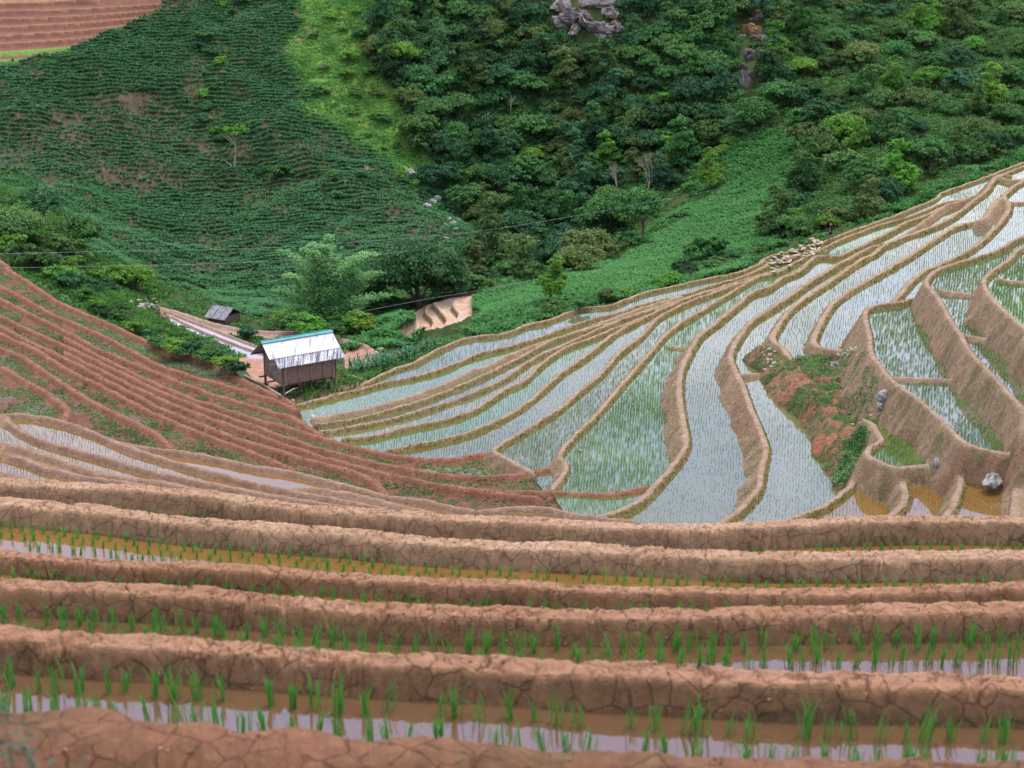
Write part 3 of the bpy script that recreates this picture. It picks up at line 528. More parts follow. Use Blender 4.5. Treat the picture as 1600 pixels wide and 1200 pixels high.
def leaf_quads(cen, nor, size, g, asp=.55):
    """leaf sized quads around centres; returns v, faces"""
    n_ = len(cen); a = g.normal(size=(n_, 3)); nor = nor / (np.linalg.norm(nor, axis=1, keepdims=True) + 1e-9)
    t = np.cross(nor, a); t /= np.linalg.norm(t, axis=1, keepdims=True) + 1e-9; b = np.cross(nor, t)
    s = (size * g.uniform(.6, 1.3, n_))[:, None]
    v = np.stack([cen - t * s, cen - b * s * asp, cen + t * s, cen + b * s * asp], 1).reshape(-1, 3)
    return v
def crown_mesh(name, g, lobes, n_, leaf, mat, flat=.75):
    """lobes: list of (x,y,z,r). leaves sit in clumps on the lobes, gaps between them"""
    cen = []; nor = []; tot = sum(l[3] ** 2 for l in lobes)
    for (x, y, z, r) in lobes:
        m = int(n_ * r * r / tot); nc = max(6, int(m / 44))
        cd = g.normal(size=(nc, 3)); cd /= np.linalg.norm(cd, axis=1, keepdims=True); cd[:, 2] = np.abs(cd[:, 2]) * 1.0 - .25
        cr = g.uniform(.72, 1.08, nc)[:, None] * r; cc = cd * cr * np.array([1, 1, flat]) + np.array([x, y, z])
        k = g.integers(0, nc, m); off = g.normal(size=(m, 3)) * r * .17
        off[:, 2] *= .6; p_ = cc[k] + off; cen.append(p_); nn = cd[k] * .7 + g.normal(size=(m, 3)) * .45 + np.array([0, 0, .45]); nor.append(nn)
    cen = np.vstack(cen); nor = np.vstack(nor); v = leaf_quads(cen, nor, leaf, g)
    me = raw_mesh(name, v, np.arange(len(v)), np.full(len(v) // 4, 4)); me.materials.append(mat); return me
class TB:
    """tapered tubes and boxes gathered in one mesh"""
    def __init__(s): s.v = []; s.f = []; s.n = 0
    def tube(s, pts, rad, k=6, cap=True):
        pts = [Vector(p) for p in pts]
        if not hasattr(rad, '__len__'): rad = [rad] * len(pts)
        for i, p in enumerate(pts):
            d = (pts[min(i + 1, len(pts) - 1)] - pts[max(i - 1, 0)]).normalized(); a = d.cross(Vector((0, 0, 1)) if abs(d.z) < .9 else Vector((1, 0, 0))).normalized(); b = d.cross(a)
            for j in range(k):
                t = 2 * math.pi * j / k; s.v.append(p + (a * math.cos(t) + b * math.sin(t)) * rad[i])
            if i:
                for j in range(k): s.f.append((s.n + (i - 1) * k + j, s.n + (i - 1) * k + (j + 1) % k, s.n + i * k + (j + 1) % k, s.n + i * k + j))
        if cap: s.f.append(tuple(s.n + j for j in range(k))); s.f.append(tuple(s.n + (len(pts) - 1) * k + j for j in reversed(range(k))))
        s.n += len(pts) * k
    def box(s, c, ax, ay, az, h):
        c = Vector(c); ax, ay, az = Vector(ax) * h[0], Vector(ay) * h[1], Vector(az) * h[2]
        for sx in (-1, 1):
            for sy in (-1, 1):
                for sz in (-1, 1): s.v.append(c + ax * sx + ay * sy + az * sz)
        for q in ((0, 1, 3, 2), (4, 6, 7, 5), (0, 4, 5, 1), (2, 3, 7, 6), (0, 2, 6, 4), (1, 5, 7, 3)): s.f.append(tuple(s.n + i for i in q))
        s.n += 8
    def mesh(s, name, mat=None, smooth=False):
        me = bpy.data.meshes.new(name); me.from_pydata([tuple(p) for p in s.v], [], s.f)
        if smooth: me.polygons.foreach_set('use_smooth', [True] * len(me.polygons))
        if mat: me.materials.append(mat)
        me.update(); return me
def trunk_mesh(name, g, h, r, lobes, mat):
    t = TB(); x = y = 0; pts = [(0, 0, -.5)]; 
    for k in range(1, 5): x += g.normal() * h * .03; y += g.normal() * h * .03; pts.append((x, y, h * k / 4))
    t.tube(pts, [r * 1.25, r, r * .85, r * .65, r * .4], 7)
    for (lx, ly, lz, lr) in lobes:
        z0 = h * g.uniform(.45, .9); t.tube([(x * z0 / h, y * z0 / h, z0), ((x + lx) / 2, (y + ly) / 2, (z0 + lz) / 2 + .1), (lx, ly, lz)], [r * .45, r * .3, r * .12], 5)
    return t.mesh(name, mat, True)
g0 = np.random.default_rng(3)
PROTO = {}
def shape_lobes(kind, g):
    if kind == 'round': return 1.6, [(0, 0, 2.6, 1.35)] + [(math.cos(a) * 1.1, math.sin(a) * 1.1, 2.1 + g.uniform(-.3, .6), g.uniform(.7, 1.05)) for a in g.uniform(0, 6.28, 6)]
    if kind == 'tall': return 2.6, [(g.normal() * .35, g.normal() * .35, 1.8 + k * .75, 1.15 - .13 * k + g.uniform(-.1, .15)) for k in range(5)] + [(math.cos(a) * .9, math.sin(a) * .9, 2.2 + g.uniform(-.4, 1), .7) for a in g.uniform(0, 6.28, 4)]
    if kind == 'spread': return 1.9, [(math.cos(a) * q, math.sin(a) * q, 2.5 + g.uniform(-.5, .3), g.uniform(.6, .95)) for a, q in zip(g.uniform(0, 6.28, 10), g.uniform(.3, 1.7, 10))]
    return .8, [(math.cos(a) * q, math.sin(a) * q, .9 + g.uniform(-.2, .35), g.uniform(.55, .85)) for a, q in zip(g.uniform(0, 6.28, 8), g.uniform(.1, 1.2, 8))]
for kind in ('round', 'tall', 'spread', 'shrub'):
    for var in range(2):
        th_, lb = shape_lobes(kind, g0); base_me = None
        for tone in ('dark', 'mid', 'light', 'olive'):
            if base_me is None: base_me = crown_mesh('crown', g0, lb, 5200 if kind != 'shrub' else 3000, .125, LM[tone]); tm = trunk_mesh('trunk', g0, th_, .13, lb, M_bark); me = base_me
            else: me = base_me.copy(); me.materials.clear(); me.materials.append(LM[tone])
            PROTO[kind, var, tone] = (me, tm)
for tone in ('mid', 'dark'):
    th_, lb = shape_lobes('round', g0); PROTO['big', 0, tone] = PROTO['big', 1, tone] = (crown_mesh('crown', g0, lb, 11000, .085, LM[tone]), trunk_mesh('trunk', g0, th_, .12, lb, M_bark))
def tree(name, kind, tone, loc, sc, label, cat='tree', group=None, zs=1.0):
    me, tm = PROTO[kind, random.randrange(2), tone]
    o = link(name, None, label=label, cat=cat, group=group, loc=loc); o.rotation_euler.z = random.uniform(0, 6.28); o.scale = (sc, sc, sc * zs)
    link('crown' if cat == 'tree' else 'foliage', me, parent=o)
    if kind != 'shrub': link('trunk', tm, parent=o)
    else: link('stem', tm, parent=o)
    return o
# ------------------------------------------------------------------ forest on the far slopes: single trees
FC = [(572, -30), (1225, -30), (1205, 100), (1215, 165), (1150, 205), (1090, 225), (1050, 290), (1010, 320), (975, 375), (905, 415), (820, 430), (740, 440), (715, 400), (770, 370), (735, 320), (665, 275), (662, 235), (628, 165), (590, 90)]
FR = [(1225, -30), (1640, -30), (1640, 215), (1500, 250), (1400, 305), (1345, 335), (1290, 360), (1235, 375), (1205, 350), (1235, 300), (1275, 235), (1245, 195), (1215, 165), (1205, 100)]
def poisson(poly, dmin, n_, seed):
    g = random.Random(seed); xs = [p[0] for p in poly]; ys = [p[1] for p in poly]; out = []; tries = 0
    while len(out) < n_ and tries < 9000:
        tries += 1; u = g.uniform(min(xs), max(xs)); v = g.uniform(min(ys), max(ys))
        if not inpoly(np.array([u]), np.array([v]), poly)[0]: continue
        dm = dmin
        if all((u - a) ** 2 + (v - b) ** 2 > dm * dm for a, b in out): out.append((u, v))
    return out
tone_word = {'dark': 'dark green', 'mid': 'mid green', 'light': 'bright green', 'olive': 'dull olive'}
shape_word = {'round': 'round-crowned', 'tall': 'tall narrow', 'spread': 'wide-spreading', 'shrub': 'low bushy'}
def forest(poly, dmin, n_, seed, where, group, weights, smin, smax):
    for (u, v) in poisson(poly, dmin, n_, seed):
        if 858 < u < 972 and v < 92 or 1145 < u < 1205 and 10 < v < 175: continue
        p = hit(u, v + 14, 120)
        if p is None or abs(u - 1297) < 40 and v > 290: continue
        nn = float(fbm(np.array([u * .012]), np.array([v * .012]), 2, 5)[0]) + random.gauss(0, .12)
        tone = random.choices(('dark', 'mid', 'light', 'olive'), weights)[0]
        if nn > .25 and tone == 'dark': tone = 'mid'
        kind = random.choices(('round', 'tall', 'spread', 'shrub'), (3, 3, 3, 1.2))[0]
        s = random.uniform(smin, smax) * (1.25 if kind == 'shrub' else 1)
        row = 'high up' if v < 110 else ('half way up' if v < 260 else 'low down')
        tree('forest_tree', kind, tone, (p.x, p.y, p.z - (1.1 * s if kind != 'shrub' else .1)), s, '%s %s tree, %s %s' % (shape_word[kind], tone_word[tone], row, where), 'tree', '%s %s trees %s %s' % (shape_word[kind], tone_word[tone], row, where))
forest(FC, 28.5, 205, 1, 'on the steep dark wooded slope', 'forest', (5, 4, .8, 1.2), .8, 1.4)
forest(FR, 28.5, 94, 2, 'on the greener slope above the rim', 'forest', (1.6, 4.5, 2.0, 1.8), .72, 1.25)
# named trees
def big(kind, tone, u, v, s, label, cat='tree', name='tree', zs=1.0, dz=-.2, rmin=95):
    p = hit(u, v, rmin)
    return tree(name, kind, tone, (p.x, p.y, p.z + dz), s, label, cat, zs=zs)
big('round', 'light', 628, 118, 1.15, 'bright yellow-green tree standing out at the upper left of the dark forest')
big('round', 'light', 618, 70, .8, 'small fresh green tree just above the brightest tree of the dark forest')
big('shrub', 'light', 1290, 356, .8, 'pale green bush right behind the walking person', 'shrub', 'shrub', rmin=125)
big('shrub', 'olive', 1312, 348, .9, 'olive bush just right of the walking person', 'shrub', 'shrub', rmin=125)
big('tall', 'light', 1110, 300, .9, 'slim light green tree at the top of the right maize slope')
big('big', 'dark', 655, 482, 2.2, 'large rounded dark tree behind the bamboo in the valley bottom', zs=1.1, dz=-2.6)
big('spread', 'mid', 562, 502, 1.0, 'shaded green tree right of the bamboo clump')
big('spread', 'light', 212, 452, 1.0, dz=-1.0, label='yellow-green spreading tree on the bank above the grey shack roof')
big('round', 'mid', 945, 380, 1.5, 'broad tree at the left top of the right maize slope')
big('round', 'mid', 1005, 372, 1.1, 'conical tree beside the broad tree over the right maize slope', zs=1.3)
big('round', 'dark', 65, 345, 1.1, 'dark tree standing above the left bank bushes', dz=-.9)
big('big', 'mid', 22, 372, 1.35, 'leafy green tree at the left edge of the photo', dz=-2)
big('round', 'mid', 120, 390, 1.2, 'rounded green tree right of the dark tree on the left bank', dz=-1.3)
big('tall', 'light', 862, 478, .75, 'small bright green tree at the lower edge of the maize field beside the rim')
big('shrub', 'mid', 1105, 408, 1.3, 'rounded shrub in the middle of the right maize slope', 'shrub', 'shrub')
big('shrub', 'mid', 672, 240, 1.6, 'rounded bush where bright grass meets the forest', 'shrub', 'shrub')
big('shrub', 'mid', 437, 277, .95, 'dense green bush on the field terrace edge right of the lime tree', 'shrub', 'shrub')
big('shrub', 'mid', 529, 310, .6, 'small round bush beside the pale gully in the maize', 'shrub', 'shrub')
big('shrub', 'dark', 385, 528, .65, 'rounded bush between the grey shack roof and the white-roofed hut', 'shrub', 'shrub')
big('shrub', 'light', 255, 100, .7, 'purple-green shrub', 'shrub', 'shrub') if False else None
HD = [('hedge strip between the two upper fields', [(318, 60), (330, 85), (345, 100), (322, 118), (335, 138), (318, 152), (325, 172), (318, 190), (335, 208), (345, 222), (310, 78), (350, 10), (362, 22), (348, 34), (380, 5)], .42, .75, ('mid', 'dark', 'light')),
      ('bank above the red terraces', [(8, 375), (20, 392), (40, 400), (55, 418), (75, 425), (88, 440), (100, 450), (118, 455), (128, 470), (145, 478), (160, 492), (178, 500), (195, 512), (210, 520), (228, 528), (245, 540), (262, 545), (280, 552), (298, 556), (318, 562), (335, 566), (352, 576), (368, 585), (30, 370), (75, 395), (110, 430), (150, 455), (185, 490), (-10, 350), (150, 430), (170, 450), (5, 330), (30, 340), (85, 370), (100, 385), (60, 360), (130, 410), (15, 350), (45, 378), (-5, 365), (110, 400), (200, 440), (90, 405), (65, 395)], .6, 1.15, ('mid', 'light', 'dark', 'mid')),
      ('dark hedge line across the upper left fields', [(10, 168), (35, 164), (60, 160), (85, 157), (100, 152), (118, 150), (135, 148), (150, 146), (168, 144), (185, 143), (205, 141), (222, 142), (240, 140), (258, 142), (272, 141)], .25, .42, ('dark', 'mid', 'dark')),
      ('ledge below the lime green tree', [(385, 270), (410, 272), (455, 273), (475, 274), (500, 272), (520, 276), (545, 274), (565, 275), (590, 277), (610, 280), (630, 284), (650, 290), (665, 300)], .25, .45, ('mid', 'dark', 'light')),
      ('bright grass strip beside the forest', [(560, 60), (545, 95), (575, 120), (590, 150), (560, 150), (540, 120), (600, 190), (585, 185), (620, 230), (560, 20), (535, 50), (550, 180), (500, 150), (520, 30), (490, 60), (505, 110), (575, 215), (600, 235)], .35, .8, ('mid', 'light', 'mid', 'olive')),
      ('foot of the forest above the little pools', [(745, 455), (760, 440), (790, 435), (815, 430), (850, 425), (885, 418), (925, 405), (700, 462), (720, 455), (840, 440), (690, 440), (985, 385)], .7, 1.15, ('mid', 'dark', 'mid')),
      ('lower edge of the maize by the paddy rim', [(905, 482), (945, 470), (975, 462), (1080, 432), (1110, 422), (1128, 418), (1045, 448), (1150, 410), (870, 488), (1190, 395), (1050, 415), (1065, 425)], .35, .7, ('mid', 'olive', 'light', 'dark')),
      ('trees along the upper right edge of the maize slope', [(1220, 370), (1235, 350), (1250, 362), (1245, 330), (1225, 318), (1140, 225), (1165, 210), (1090, 245), (1110, 230), (1130, 240), (1075, 265), (1060, 290), (1035, 310), (1265, 255), (1280, 290)], .5, .9, ('mid', 'light', 'mid', 'dark')),
      ('bamboo foot beside the corn plot', [(470, 520), (490, 525), (515, 528), (545, 520), (570, 515), (590, 500), (615, 485), (450, 512), (600, 470), (530, 500)], .7, 1.1, ('mid', 'light', 'mid'))]
for where, pts, a, b, tones in HD:
    for i, (u, v) in enumerate(pts):
        p = hit(u, v, 95); tone = tones[i % len(tones)]
        if p is None: continue
        low_ = .55 if 'red terraces' in where and u > 130 else 1.0
        tree('bush', 'shrub', tone, (p.x, p.y, p.z - .15), random.uniform(a, b) * low_, '%s bush on the %s' % (tone_word[tone], where), 'bush', '%s bushes on the %s' % (tone_word[tone], where))
# lime tree with a flat crown and a pale leaning trunk
p = hit(365, 262, 150)
lt = link('flat_topped_tree', None, label='lime green flat-topped tree with a bare pale trunk in the left maize field', cat='tree', loc=p)
lb = [(math.cos(a) * q, math.sin(a) * q * .7, 3.9 + .3 * math.sin(a * 2), r_) for a, q, r_ in [(0, 1.3, .55), (.8, 1.1, .5), (1.7, .6, .6), (2.6, 1.2, .5), (3.3, 1.6, .5), (4.3, .9, .55), (5.2, 1.1, .5), (0, 0, .7), (3.1, .6, .6)]]
link('crown', crown_mesh('crown', g0, lb, 2200, .13, LM['light'], .4), parent=lt)
t = TB(); t.tube([(0, 0, -.3), (.15, 0, .7), (.3, 0, 1.6), (.25, 0, 2.6), (.1, 0, 3.6)], [.12, .1, .08, .07, .04], 6)
for (lx, ly, lz, lr) in lb: t.tube([(.28, 0, 2.4), (lx * .5, ly * .5, 3.2), (lx, ly, lz)], [.05, .04, .02], 5)
t.tube([(0, 0, 0), (-.6, .1, .5), (-1.3, .1, 1.1)], [.07, .05, .02], 5)
link('trunk', t.mesh('trunk', M_pale, True), parent=lt)
# bare trees
def bare(u, v, h, label):
    p = hit(u, v, 120); o = link('bare_tree', None, label=label, cat='tree', loc=p); t = TB(); g = random.Random(int(u))
    def br(a, d, L, r, dep_):
        b = a + d * L; mid = (a + b) / 2 + Vector((g.uniform(-1, 1), g.uniform(-1, 1), g.uniform(-.5, 1))) * L * .08; t.tube([a, mid, b], [r, r * .8, r * .6], 4, False)
        if dep_ == 0: return
        for _ in range(3): br(b if g.random() < .6 else mid, (d + Vector((g.uniform(-.8, .8), g.uniform(-.8, .8), g.uniform(-.1, .6)))).normalized(), L * .68, r * .55, dep_ - 1)
    br(Vector((0, 0, -.2)), Vector((0.05, 0, 1)), h * .36, .10, 4); link('trunk', t.mesh('trunk', M_pale), parent=o)
bare(1012, 318, 6.0, 'leafless grey tree, the taller of two between forest and maize slope')
bare(962, 312, 4.6, 'leafless pale tree, the smaller one left of the taller bare tree')
bare(797, 185, 3.0, 'pale dead tree skeleton in the middle of the dark forest')
# bamboo clump: arching culms with feathery sprays
p = hit(505, 520, 110); bb = link('bamboo_clump', None, label='tall feathery bamboo clump arching over the valley bottom behind the hut', cat='bamboo', loc=p)
culm = TB(); cen = []; nor = []; g = np.random.default_rng(12)
S_ = 1 / (FPX / (p.y * CP - p.z * SP))
heads = [(492, 376), (518, 372), (500, 380), (440, 395), (452, 420), (478, 388), (495, 383), (505, 392), (515, 380), (528, 400), (540, 420), (575, 398), (590, 392), (560, 425), (470, 450), (500, 430), (520, 445), (545, 455), (485, 470), (570, 450), (595, 430), (460, 470), (430, 455), (610, 455), (535, 480), (505, 480)]
for (hu, hv) in heads:
    ex = (hu - 505) * S_; ez = (520 - hv) * S_ * 1.02; ey = g.uniform(-1.5, 1.5); pts = []
    for k in range(11):
        q = k / 10; pts.append(Vector((ex * q ** 1.9 + g.normal() * .03, ey * q, ez * (1 - (1 - q) ** 1.5))))
    culm.tube([(a.x * .96 + (505 - hu) * 0, a.y, a.z) for a in pts], [.045 * (1 - .8 * k / 10) + .006 for k in range(11)], 5)
    for k in range(230):
        q = g.uniform(.22, 1.0); i = min(int(q * 10), 9); a = pts[i].lerp(pts[i + 1], q * 10 - i); sp = .20 + .50 * math.sin(min(q, .97) * math.pi) ** .7
        for _ in range(7):
            d_ = np.array([g.normal() * sp * .55, g.normal() * sp * .55, g.normal() * sp * .33 - .1]); cen.append(np.array(a) + d_); nor.append(np.array([g.normal() * .6, g.normal() * .6 - .4, 1.2]))
v_ = leaf_quads(np.array(cen), np.array(nor), .15, g, .30); me = raw_mesh('foliage', v_, np.arange(len(v_)), np.full(len(v_) // 4, 4)); me.materials.append(LM['bamboo'])
link('foliage', me, parent=bb); link('culms', culm.mesh('culms', simple('bamboo stems', (.14, .18, .07), (.22, .24, .1), 2)), parent=bb)

# ------------------------------------------------------------------ uncountable cover: maize fields, grass, scrub, weeds
CELLA = None
def scatter(mask, n_, g):
    """random ground points inside a grid mask, even per square metre"""
    ii, jj = np.nonzero(mask[:-1, :-1])
    area = (rr[ii + 1] - rr[ii]) * (th[jj + 1] - th[jj]) * rr[ii]; k_ = g.choice(len(ii), n_, p=area / area.sum()); i = ii[k_]; j = jj[k_]
    fi, fj = g.random(n_), g.random(n_); r_ = rr[i] + fi * (rr[i + 1] - rr[i]); a_ = th[j] + fj * (th[j + 1] - th[j])
    x = r_ * np.sin(a_); y = r_ * np.cos(a_); return x, y, ground_at(x, y)[0], i, j
inview = (PU > -60) & (PU < 1660) & (PV > -60)
def blades(x, y, z, h, nb, wid, lean, g, curve=.5):
    """nb bent blades (2 segments) per plant"""
    n_ = len(x); V = []
    for b in range(nb):
        a = g.uniform(0, 6.28, n_); l = lean * g.uniform(.5, 1.3, n_); hh = h * g.uniform(.7, 1.15, n_); dx, dy = np.cos(a), np.sin(a); w = wid * g.uniform(.7, 1.2, n_)
        px, py = -dy * w, dx * w
        b0 = np.stack([x - px, y - py, z], 1); b1 = np.stack([x + px, y + py, z], 1)
        mx_, my_ = x + dx * l * hh * .35, y + dy * l * hh * .35; mz = z + hh * .65
        m0 = np.stack([mx_ + px, my_ + py, mz], 1); m1 = np.stack([mx_ - px, my_ - py, mz], 1)
        tp = np.stack([x + dx * l * hh, y + dy * l * hh, z + hh * (1 - curve * .3)], 1)
        V.append(np.stack([b0, b1, m0, m1, tp], 1))
    V = np.concatenate(V, 0); m = len(V); idx = np.arange(m)[:, None] * 5
    F = np.concatenate([idx + 0, idx + 1, idx + 2, idx + 3, idx + 3, idx + 2, idx + 4], 1).ravel(); sz = np.tile([4, 3], m)
    return V.reshape(-1, 3), F, sz
M_corn = simple('blue-green maize leaves', (.03, .125, .048), (.14, .35, .14), 5.0, .7, spec=.1, trans=.2)
M_cornb = simple('green maize leaves', (.025, .12, .035), (.14, .38, .105), 5.0, .7, spec=.1, trans=.2)
def clumps(x, y, z, nl, rad, leaf, g, up=.6):
    n_ = len(x); c_ = np.repeat(np.stack([x, y, z], 1), nl, 0); d_ = g.normal(size=(n_ * nl, 3)); d_ /= np.linalg.norm(d_, axis=1, keepdims=True); d_[:, 2] = np.abs(d_[:, 2])
    rr_ = (rad * g.uniform(.5, 1.2, n_)); c_ = c_ + d_ * np.repeat(rr_, nl)[:, None] * np.array([1, 1, up]) * g.uniform(.6, 1.1, (n_ * nl, 1))
    v = leaf_quads(c_, d_ + g.normal(size=d_.shape) * .4, leaf, g); return v, np.arange(len(v)), np.full(len(v) // 4, 4)
def stuff(name, data, mat, label, cat):
    me = raw_mesh(name, *data); me.materials.append(mat); return link(name, me, label=label, cat=cat, kind='stuff')
g = np.random.default_rng(21)
dens = fbm(GX * .35, GY * .35, 4, 91) + .5 + rng.random(GX.shape) * .9 + np.where(plotB, .36, 0) + np.where(plotC, .12, 0)
x, y, z, i, j = scatter(zc & inview & (dens < 1.42), 50000, g); r_ = np.hypot(x, y); r2 = np.round(r_ / .62) * .62 + g.normal(size=len(r_)) * .07; x, y = x * r2 / r_, y * r2 / r_; z = ground_at(x, y)[0]; stuff('maize', blades(x, y, z, .40, 5, .032, 1.1, g), M_corn, 'blue-green maize covering the far left hillside fields', 'maize')
x, y, z, i, j = scatter((zr_ | zs) & inview, 20000, g); stuff('maize', blades(x, y, z, .5, 6, .045, 1.0, g), M_cornb, 'green maize covering the slope below the wooded hill on the right', 'maize')
x, y, z, i, j = scatter(zr_ & inview & inpoly(PU, PV, [(1090, 330), (1100, 225), (1240, 180), (1285, 240), (1240, 330), (1190, 340)]) & (dens < 1.1), 1500, g); stuff('grass', clumps(x, y, z, 20, .38, .09, g, .6), simple('dry hillside scrub', (.10, .17, .045), (.24, .27, .09), .8, .8, trans=.2), 'paler rough grass on the top of the right maize slope', 'grass')
x, y, z, i, j = scatter(baseown & farm & inpoly(PU, PV, [(600, 505), (650, 470), (745, 458), (745, 515), (690, 530), (640, 560), (600, 560)]), 700, g); stuff('grass', clumps(x, y, z, 12, .14, .05, g, .5), LM['mid'], 'short green grass around the small pink terraces', 'grass')
x, y, z, i, j = scatter(zt & inview, 1100, g); stuff('maize', blades(x, y, z, .6, 6, .04, .9, g), M_cornb, 'strip of maize along the top right paddy rim', 'maize')
M_grass = simple('bright hill grass', (.08, .25, .05), (.20, .40, .09), .35, .7, spec=.2, trans=.3)
x, y, z, i, j = scatter(zg & inview, 3600, g); stuff('grass', clumps(x, y, z, 26, .42, .11, g, .5), M_grass, 'bright yellow-green grass between the maize and the forest', 'grass')
M_bankg = simple('bank grass', (.05, .16, .03), (.10, .26, .045), .3, .7, spec=.2, trans=.3)
x, y, z, i, j = scatter((zb | hutz) & inview, 9000, g); stuff('grass', blades(x, y, z, .38, 4, .03, .8, g), M_bankg, 'green grass and weeds on the bank above the red terraces', 'grass')
fz = farm & ~inpoly(PU, PV, [(865, -20), (968, -20), (960, 66), (905, 78), (868, 50)]) & ~inpoly(PU, PV, [(1150, 15), (1200, 15), (1196, 110), (1178, 175), (1160, 170), (1155, 90)]) & baseown & inview & ~zc & ~zg & ~zr_ & ~zs & ~zt & ~hutz & ~mudz & ~zb & ~inpoly(PU, PV, [(600, 505), (650, 470), (745, 458), (745, 515), (690, 530), (640, 560), (600, 560)])
ft = inpoly(PU, PV, FC) | inpoly(PU, PV, FR)
x, y, z, i, j = scatter(fz & inpoly(PU, PV, FC), 2600, g); stuff('undergrowth', clumps(x, y, z + .1, 95, .8, .12, g), LM['dark'], 'dark undergrowth filling the gaps of the steep forest', 'undergrowth')
x, y, z, i, j = scatter(fz & inpoly(PU, PV, FC), 2000, g); stuff('undergrowth', clumps(x, y, z + .4, 95, .8, .12, g), LM['mid'], 'mid green scrub among the dark undergrowth of the steep forest', 'undergrowth')
x, y, z, i, j = scatter(fz & inpoly(PU, PV, FR), 3600, g); stuff('undergrowth', clumps(x, y, z + .3, 90, .8, .115, g), LM['mid'], 'mixed green scrub covering the right wooded slope', 'undergrowth')
x, y, z, i, j = scatter(fz & ~ft, 3800, g); stuff('undergrowth', clumps(x, y, z, 36, .42, .11, g), LM['mid'], 'low green scrub in the valley bottom and along field edges', 'undergrowth')
x, y, z, i, j = scatter((zb) & inview, 1100, g); stuff('undergrowth', clumps(x, y, z, 40, .42, .09, g), LM['mid'], 'small leafy weeds on the left bank', 'weeds')
# scrub on the bare shoulder, weeds in the red terraces
M_weed = simple('low weeds', (.07, .19, .055), (.19, .36, .13), .6, .7, spec=.2, trans=.2)
wn = fbm(GX * .9, GY * .9, 3, 131)
gz = (SO == 2) | ((OWN >= 0) & (SB < -.25) & inpoly(PU, PV, [(1205, 540), (1345, 540), (1400, 600), (1370, 660), (1340, 745), (1310, 760), (1200, 600)]))
x, y, z, i, j = scatter(gz & (wn > .0), 1900, g); stuff('weeds', clumps(x, y, z, 14, .12, .035, g), M_weed, 'patchy weeds on the crumbling red earth bank between the paddies', 'weeds')
x, y, z, i, j = scatter(gz & inpoly(PU, PV, [(1240, 562), (1300, 548), (1330, 548), (1290, 575), (1320, 600), (1290, 640), (1270, 600)]) , 500, g); stuff('weeds', clumps(x, y, z, 18, .14, .038, g), M_weed, 'bright green weeds on the shoulder of the red earth bank', 'weeds')
x, y, z, i, j = scatter(gz & inpoly(PU, PV, [(1335, 680), (1365, 650), (1350, 700), (1320, 760), (1300, 760)]) , 260, g); stuff('weeds', clumps(x, y, z, 26, .25, .06, g), M_weed, 'thick green weeds running down the lower edge of the earth bank', 'weeds')
floor = (SO == 3) & (SB > WID * .9)
near_next = floor & (wn > -.22) & (PV > 400) & inview
x, y, z, i, j = scatter(near_next, 14000, g); stuff('weeds', clumps(x, y, z, 9, .13, .042, g), M_weed, 'low green crop and weeds in the furrows of the red terraces', 'weeds')
# moss and grass fringe on the big earth faces and bund sides
x, y, z, i, j = scatter((SO == 1) & (SB < -.15) & (wn > -.05) & inview, 6500, g); stuff('weeds', clumps(x, y, z, 8, .07, .026, g), M_weed, 'sparse tufts on the earth walls of the paddies', 'weeds')
x, y, z, i, j = scatter((SO == 1) & (SB > WID * .5) & (SB < WID * .95) & inview, 16000, g); stuff('grass', blades(x, y, z, .09, 3, .010, .8, g), simple('short verge grass', (.14, .18, .04), (.26, .25, .07), .5, .8), 'short yellowish grass fringe along the earth bunds', 'grass')
# ------------------------------------------------------------------ rice
M_rice = simple('young rice', (.10, .22, .05), (.20, .34, .09), .35, .5, spec=.3, trans=.35)
M_rice2 = simple('young rice near', (.05, .24, .035), (.14, .40, .06), 9, .5, spec=.3, trans=.35)
RX = []; RY = []; RZ = []; RH = []
for k, p in enumerate(PL):
    if not (p['water'] and p['rice']) or p['soil'] == 'fore': continue
    m = (OWN == k) & (SB > p['w'] * 1.1) & (PU > -40) & (PU < 1650)
    if not m.any(): continue
    ii, jj = np.nonzero(m); xx = GX[ii, jj]; yy = GY[ii, jj]; hd = math.atan2(xx.mean(), yy.mean())
    ca, sa = math.cos(hd), math.sin(hd); a = xx * ca - yy * sa; b = xx * sa + yy * ca
    A_, B_ = np.meshgrid(np.arange(a.min(), a.max(), .135), np.arange(b.min(), b.max(), .19)); A_ = A_.ravel() + g.normal(size=A_.size) * .018; B_ = B_.ravel() + g.normal(size=B_.size) * .03
    x = A_ * ca + B_ * sa; y = -A_ * sa + B_ * ca; z, i, j = ground_at(x, y)
    ok = m[i, j] & m[np.minimum(i + 1, NR - 1), j] & (z < p['z']) & (g.random(len(x)) < .62 + .5 * fbm(x * .35, y * .2, 3, 171)); x, y = x[ok], y[ok]
    hn = (.11 + .09 * ((k * 37) % 7) / 6) + .07 * fbm(x * .25, y * .25, 2, 141 + k) + (.03 if p['name'] in ('RA', 'A3', 'F9') else 0)
    if p['name'] in ('D2', 'B13', 'B14'): hn = hn * .8
    if p['name'] in ('RA', 'RB', 'RC', 'A3'): RX.append(x - .04); RY.append(y - .06); RZ.append(np.full(len(x), p['z'] - .02)); RH.append(hn * 1.25)
    if p['name'] in ('RA', 'RB', 'RC', 'A3', 'F9', 'F8'): RX.append(x + .05); RY.append(y + .07); RZ.append(np.full(len(x), p['z'] - .02)); RH.append(hn * 1.1)
    RX.append(x); RY.append(y); RZ.append(np.full(len(x), p['z'] - .02)); RH.append(hn)
x, y, z, hn = map(np.concatenate, (RX, RY, RZ, RH)); print('rice', len(x))
stuff('rice_seedlings', blades(x, y, z, hn, 3, .0065, .5, g), M_rice, 'rows of young rice seedlings standing in the flooded paddies of the fan', 'rice')
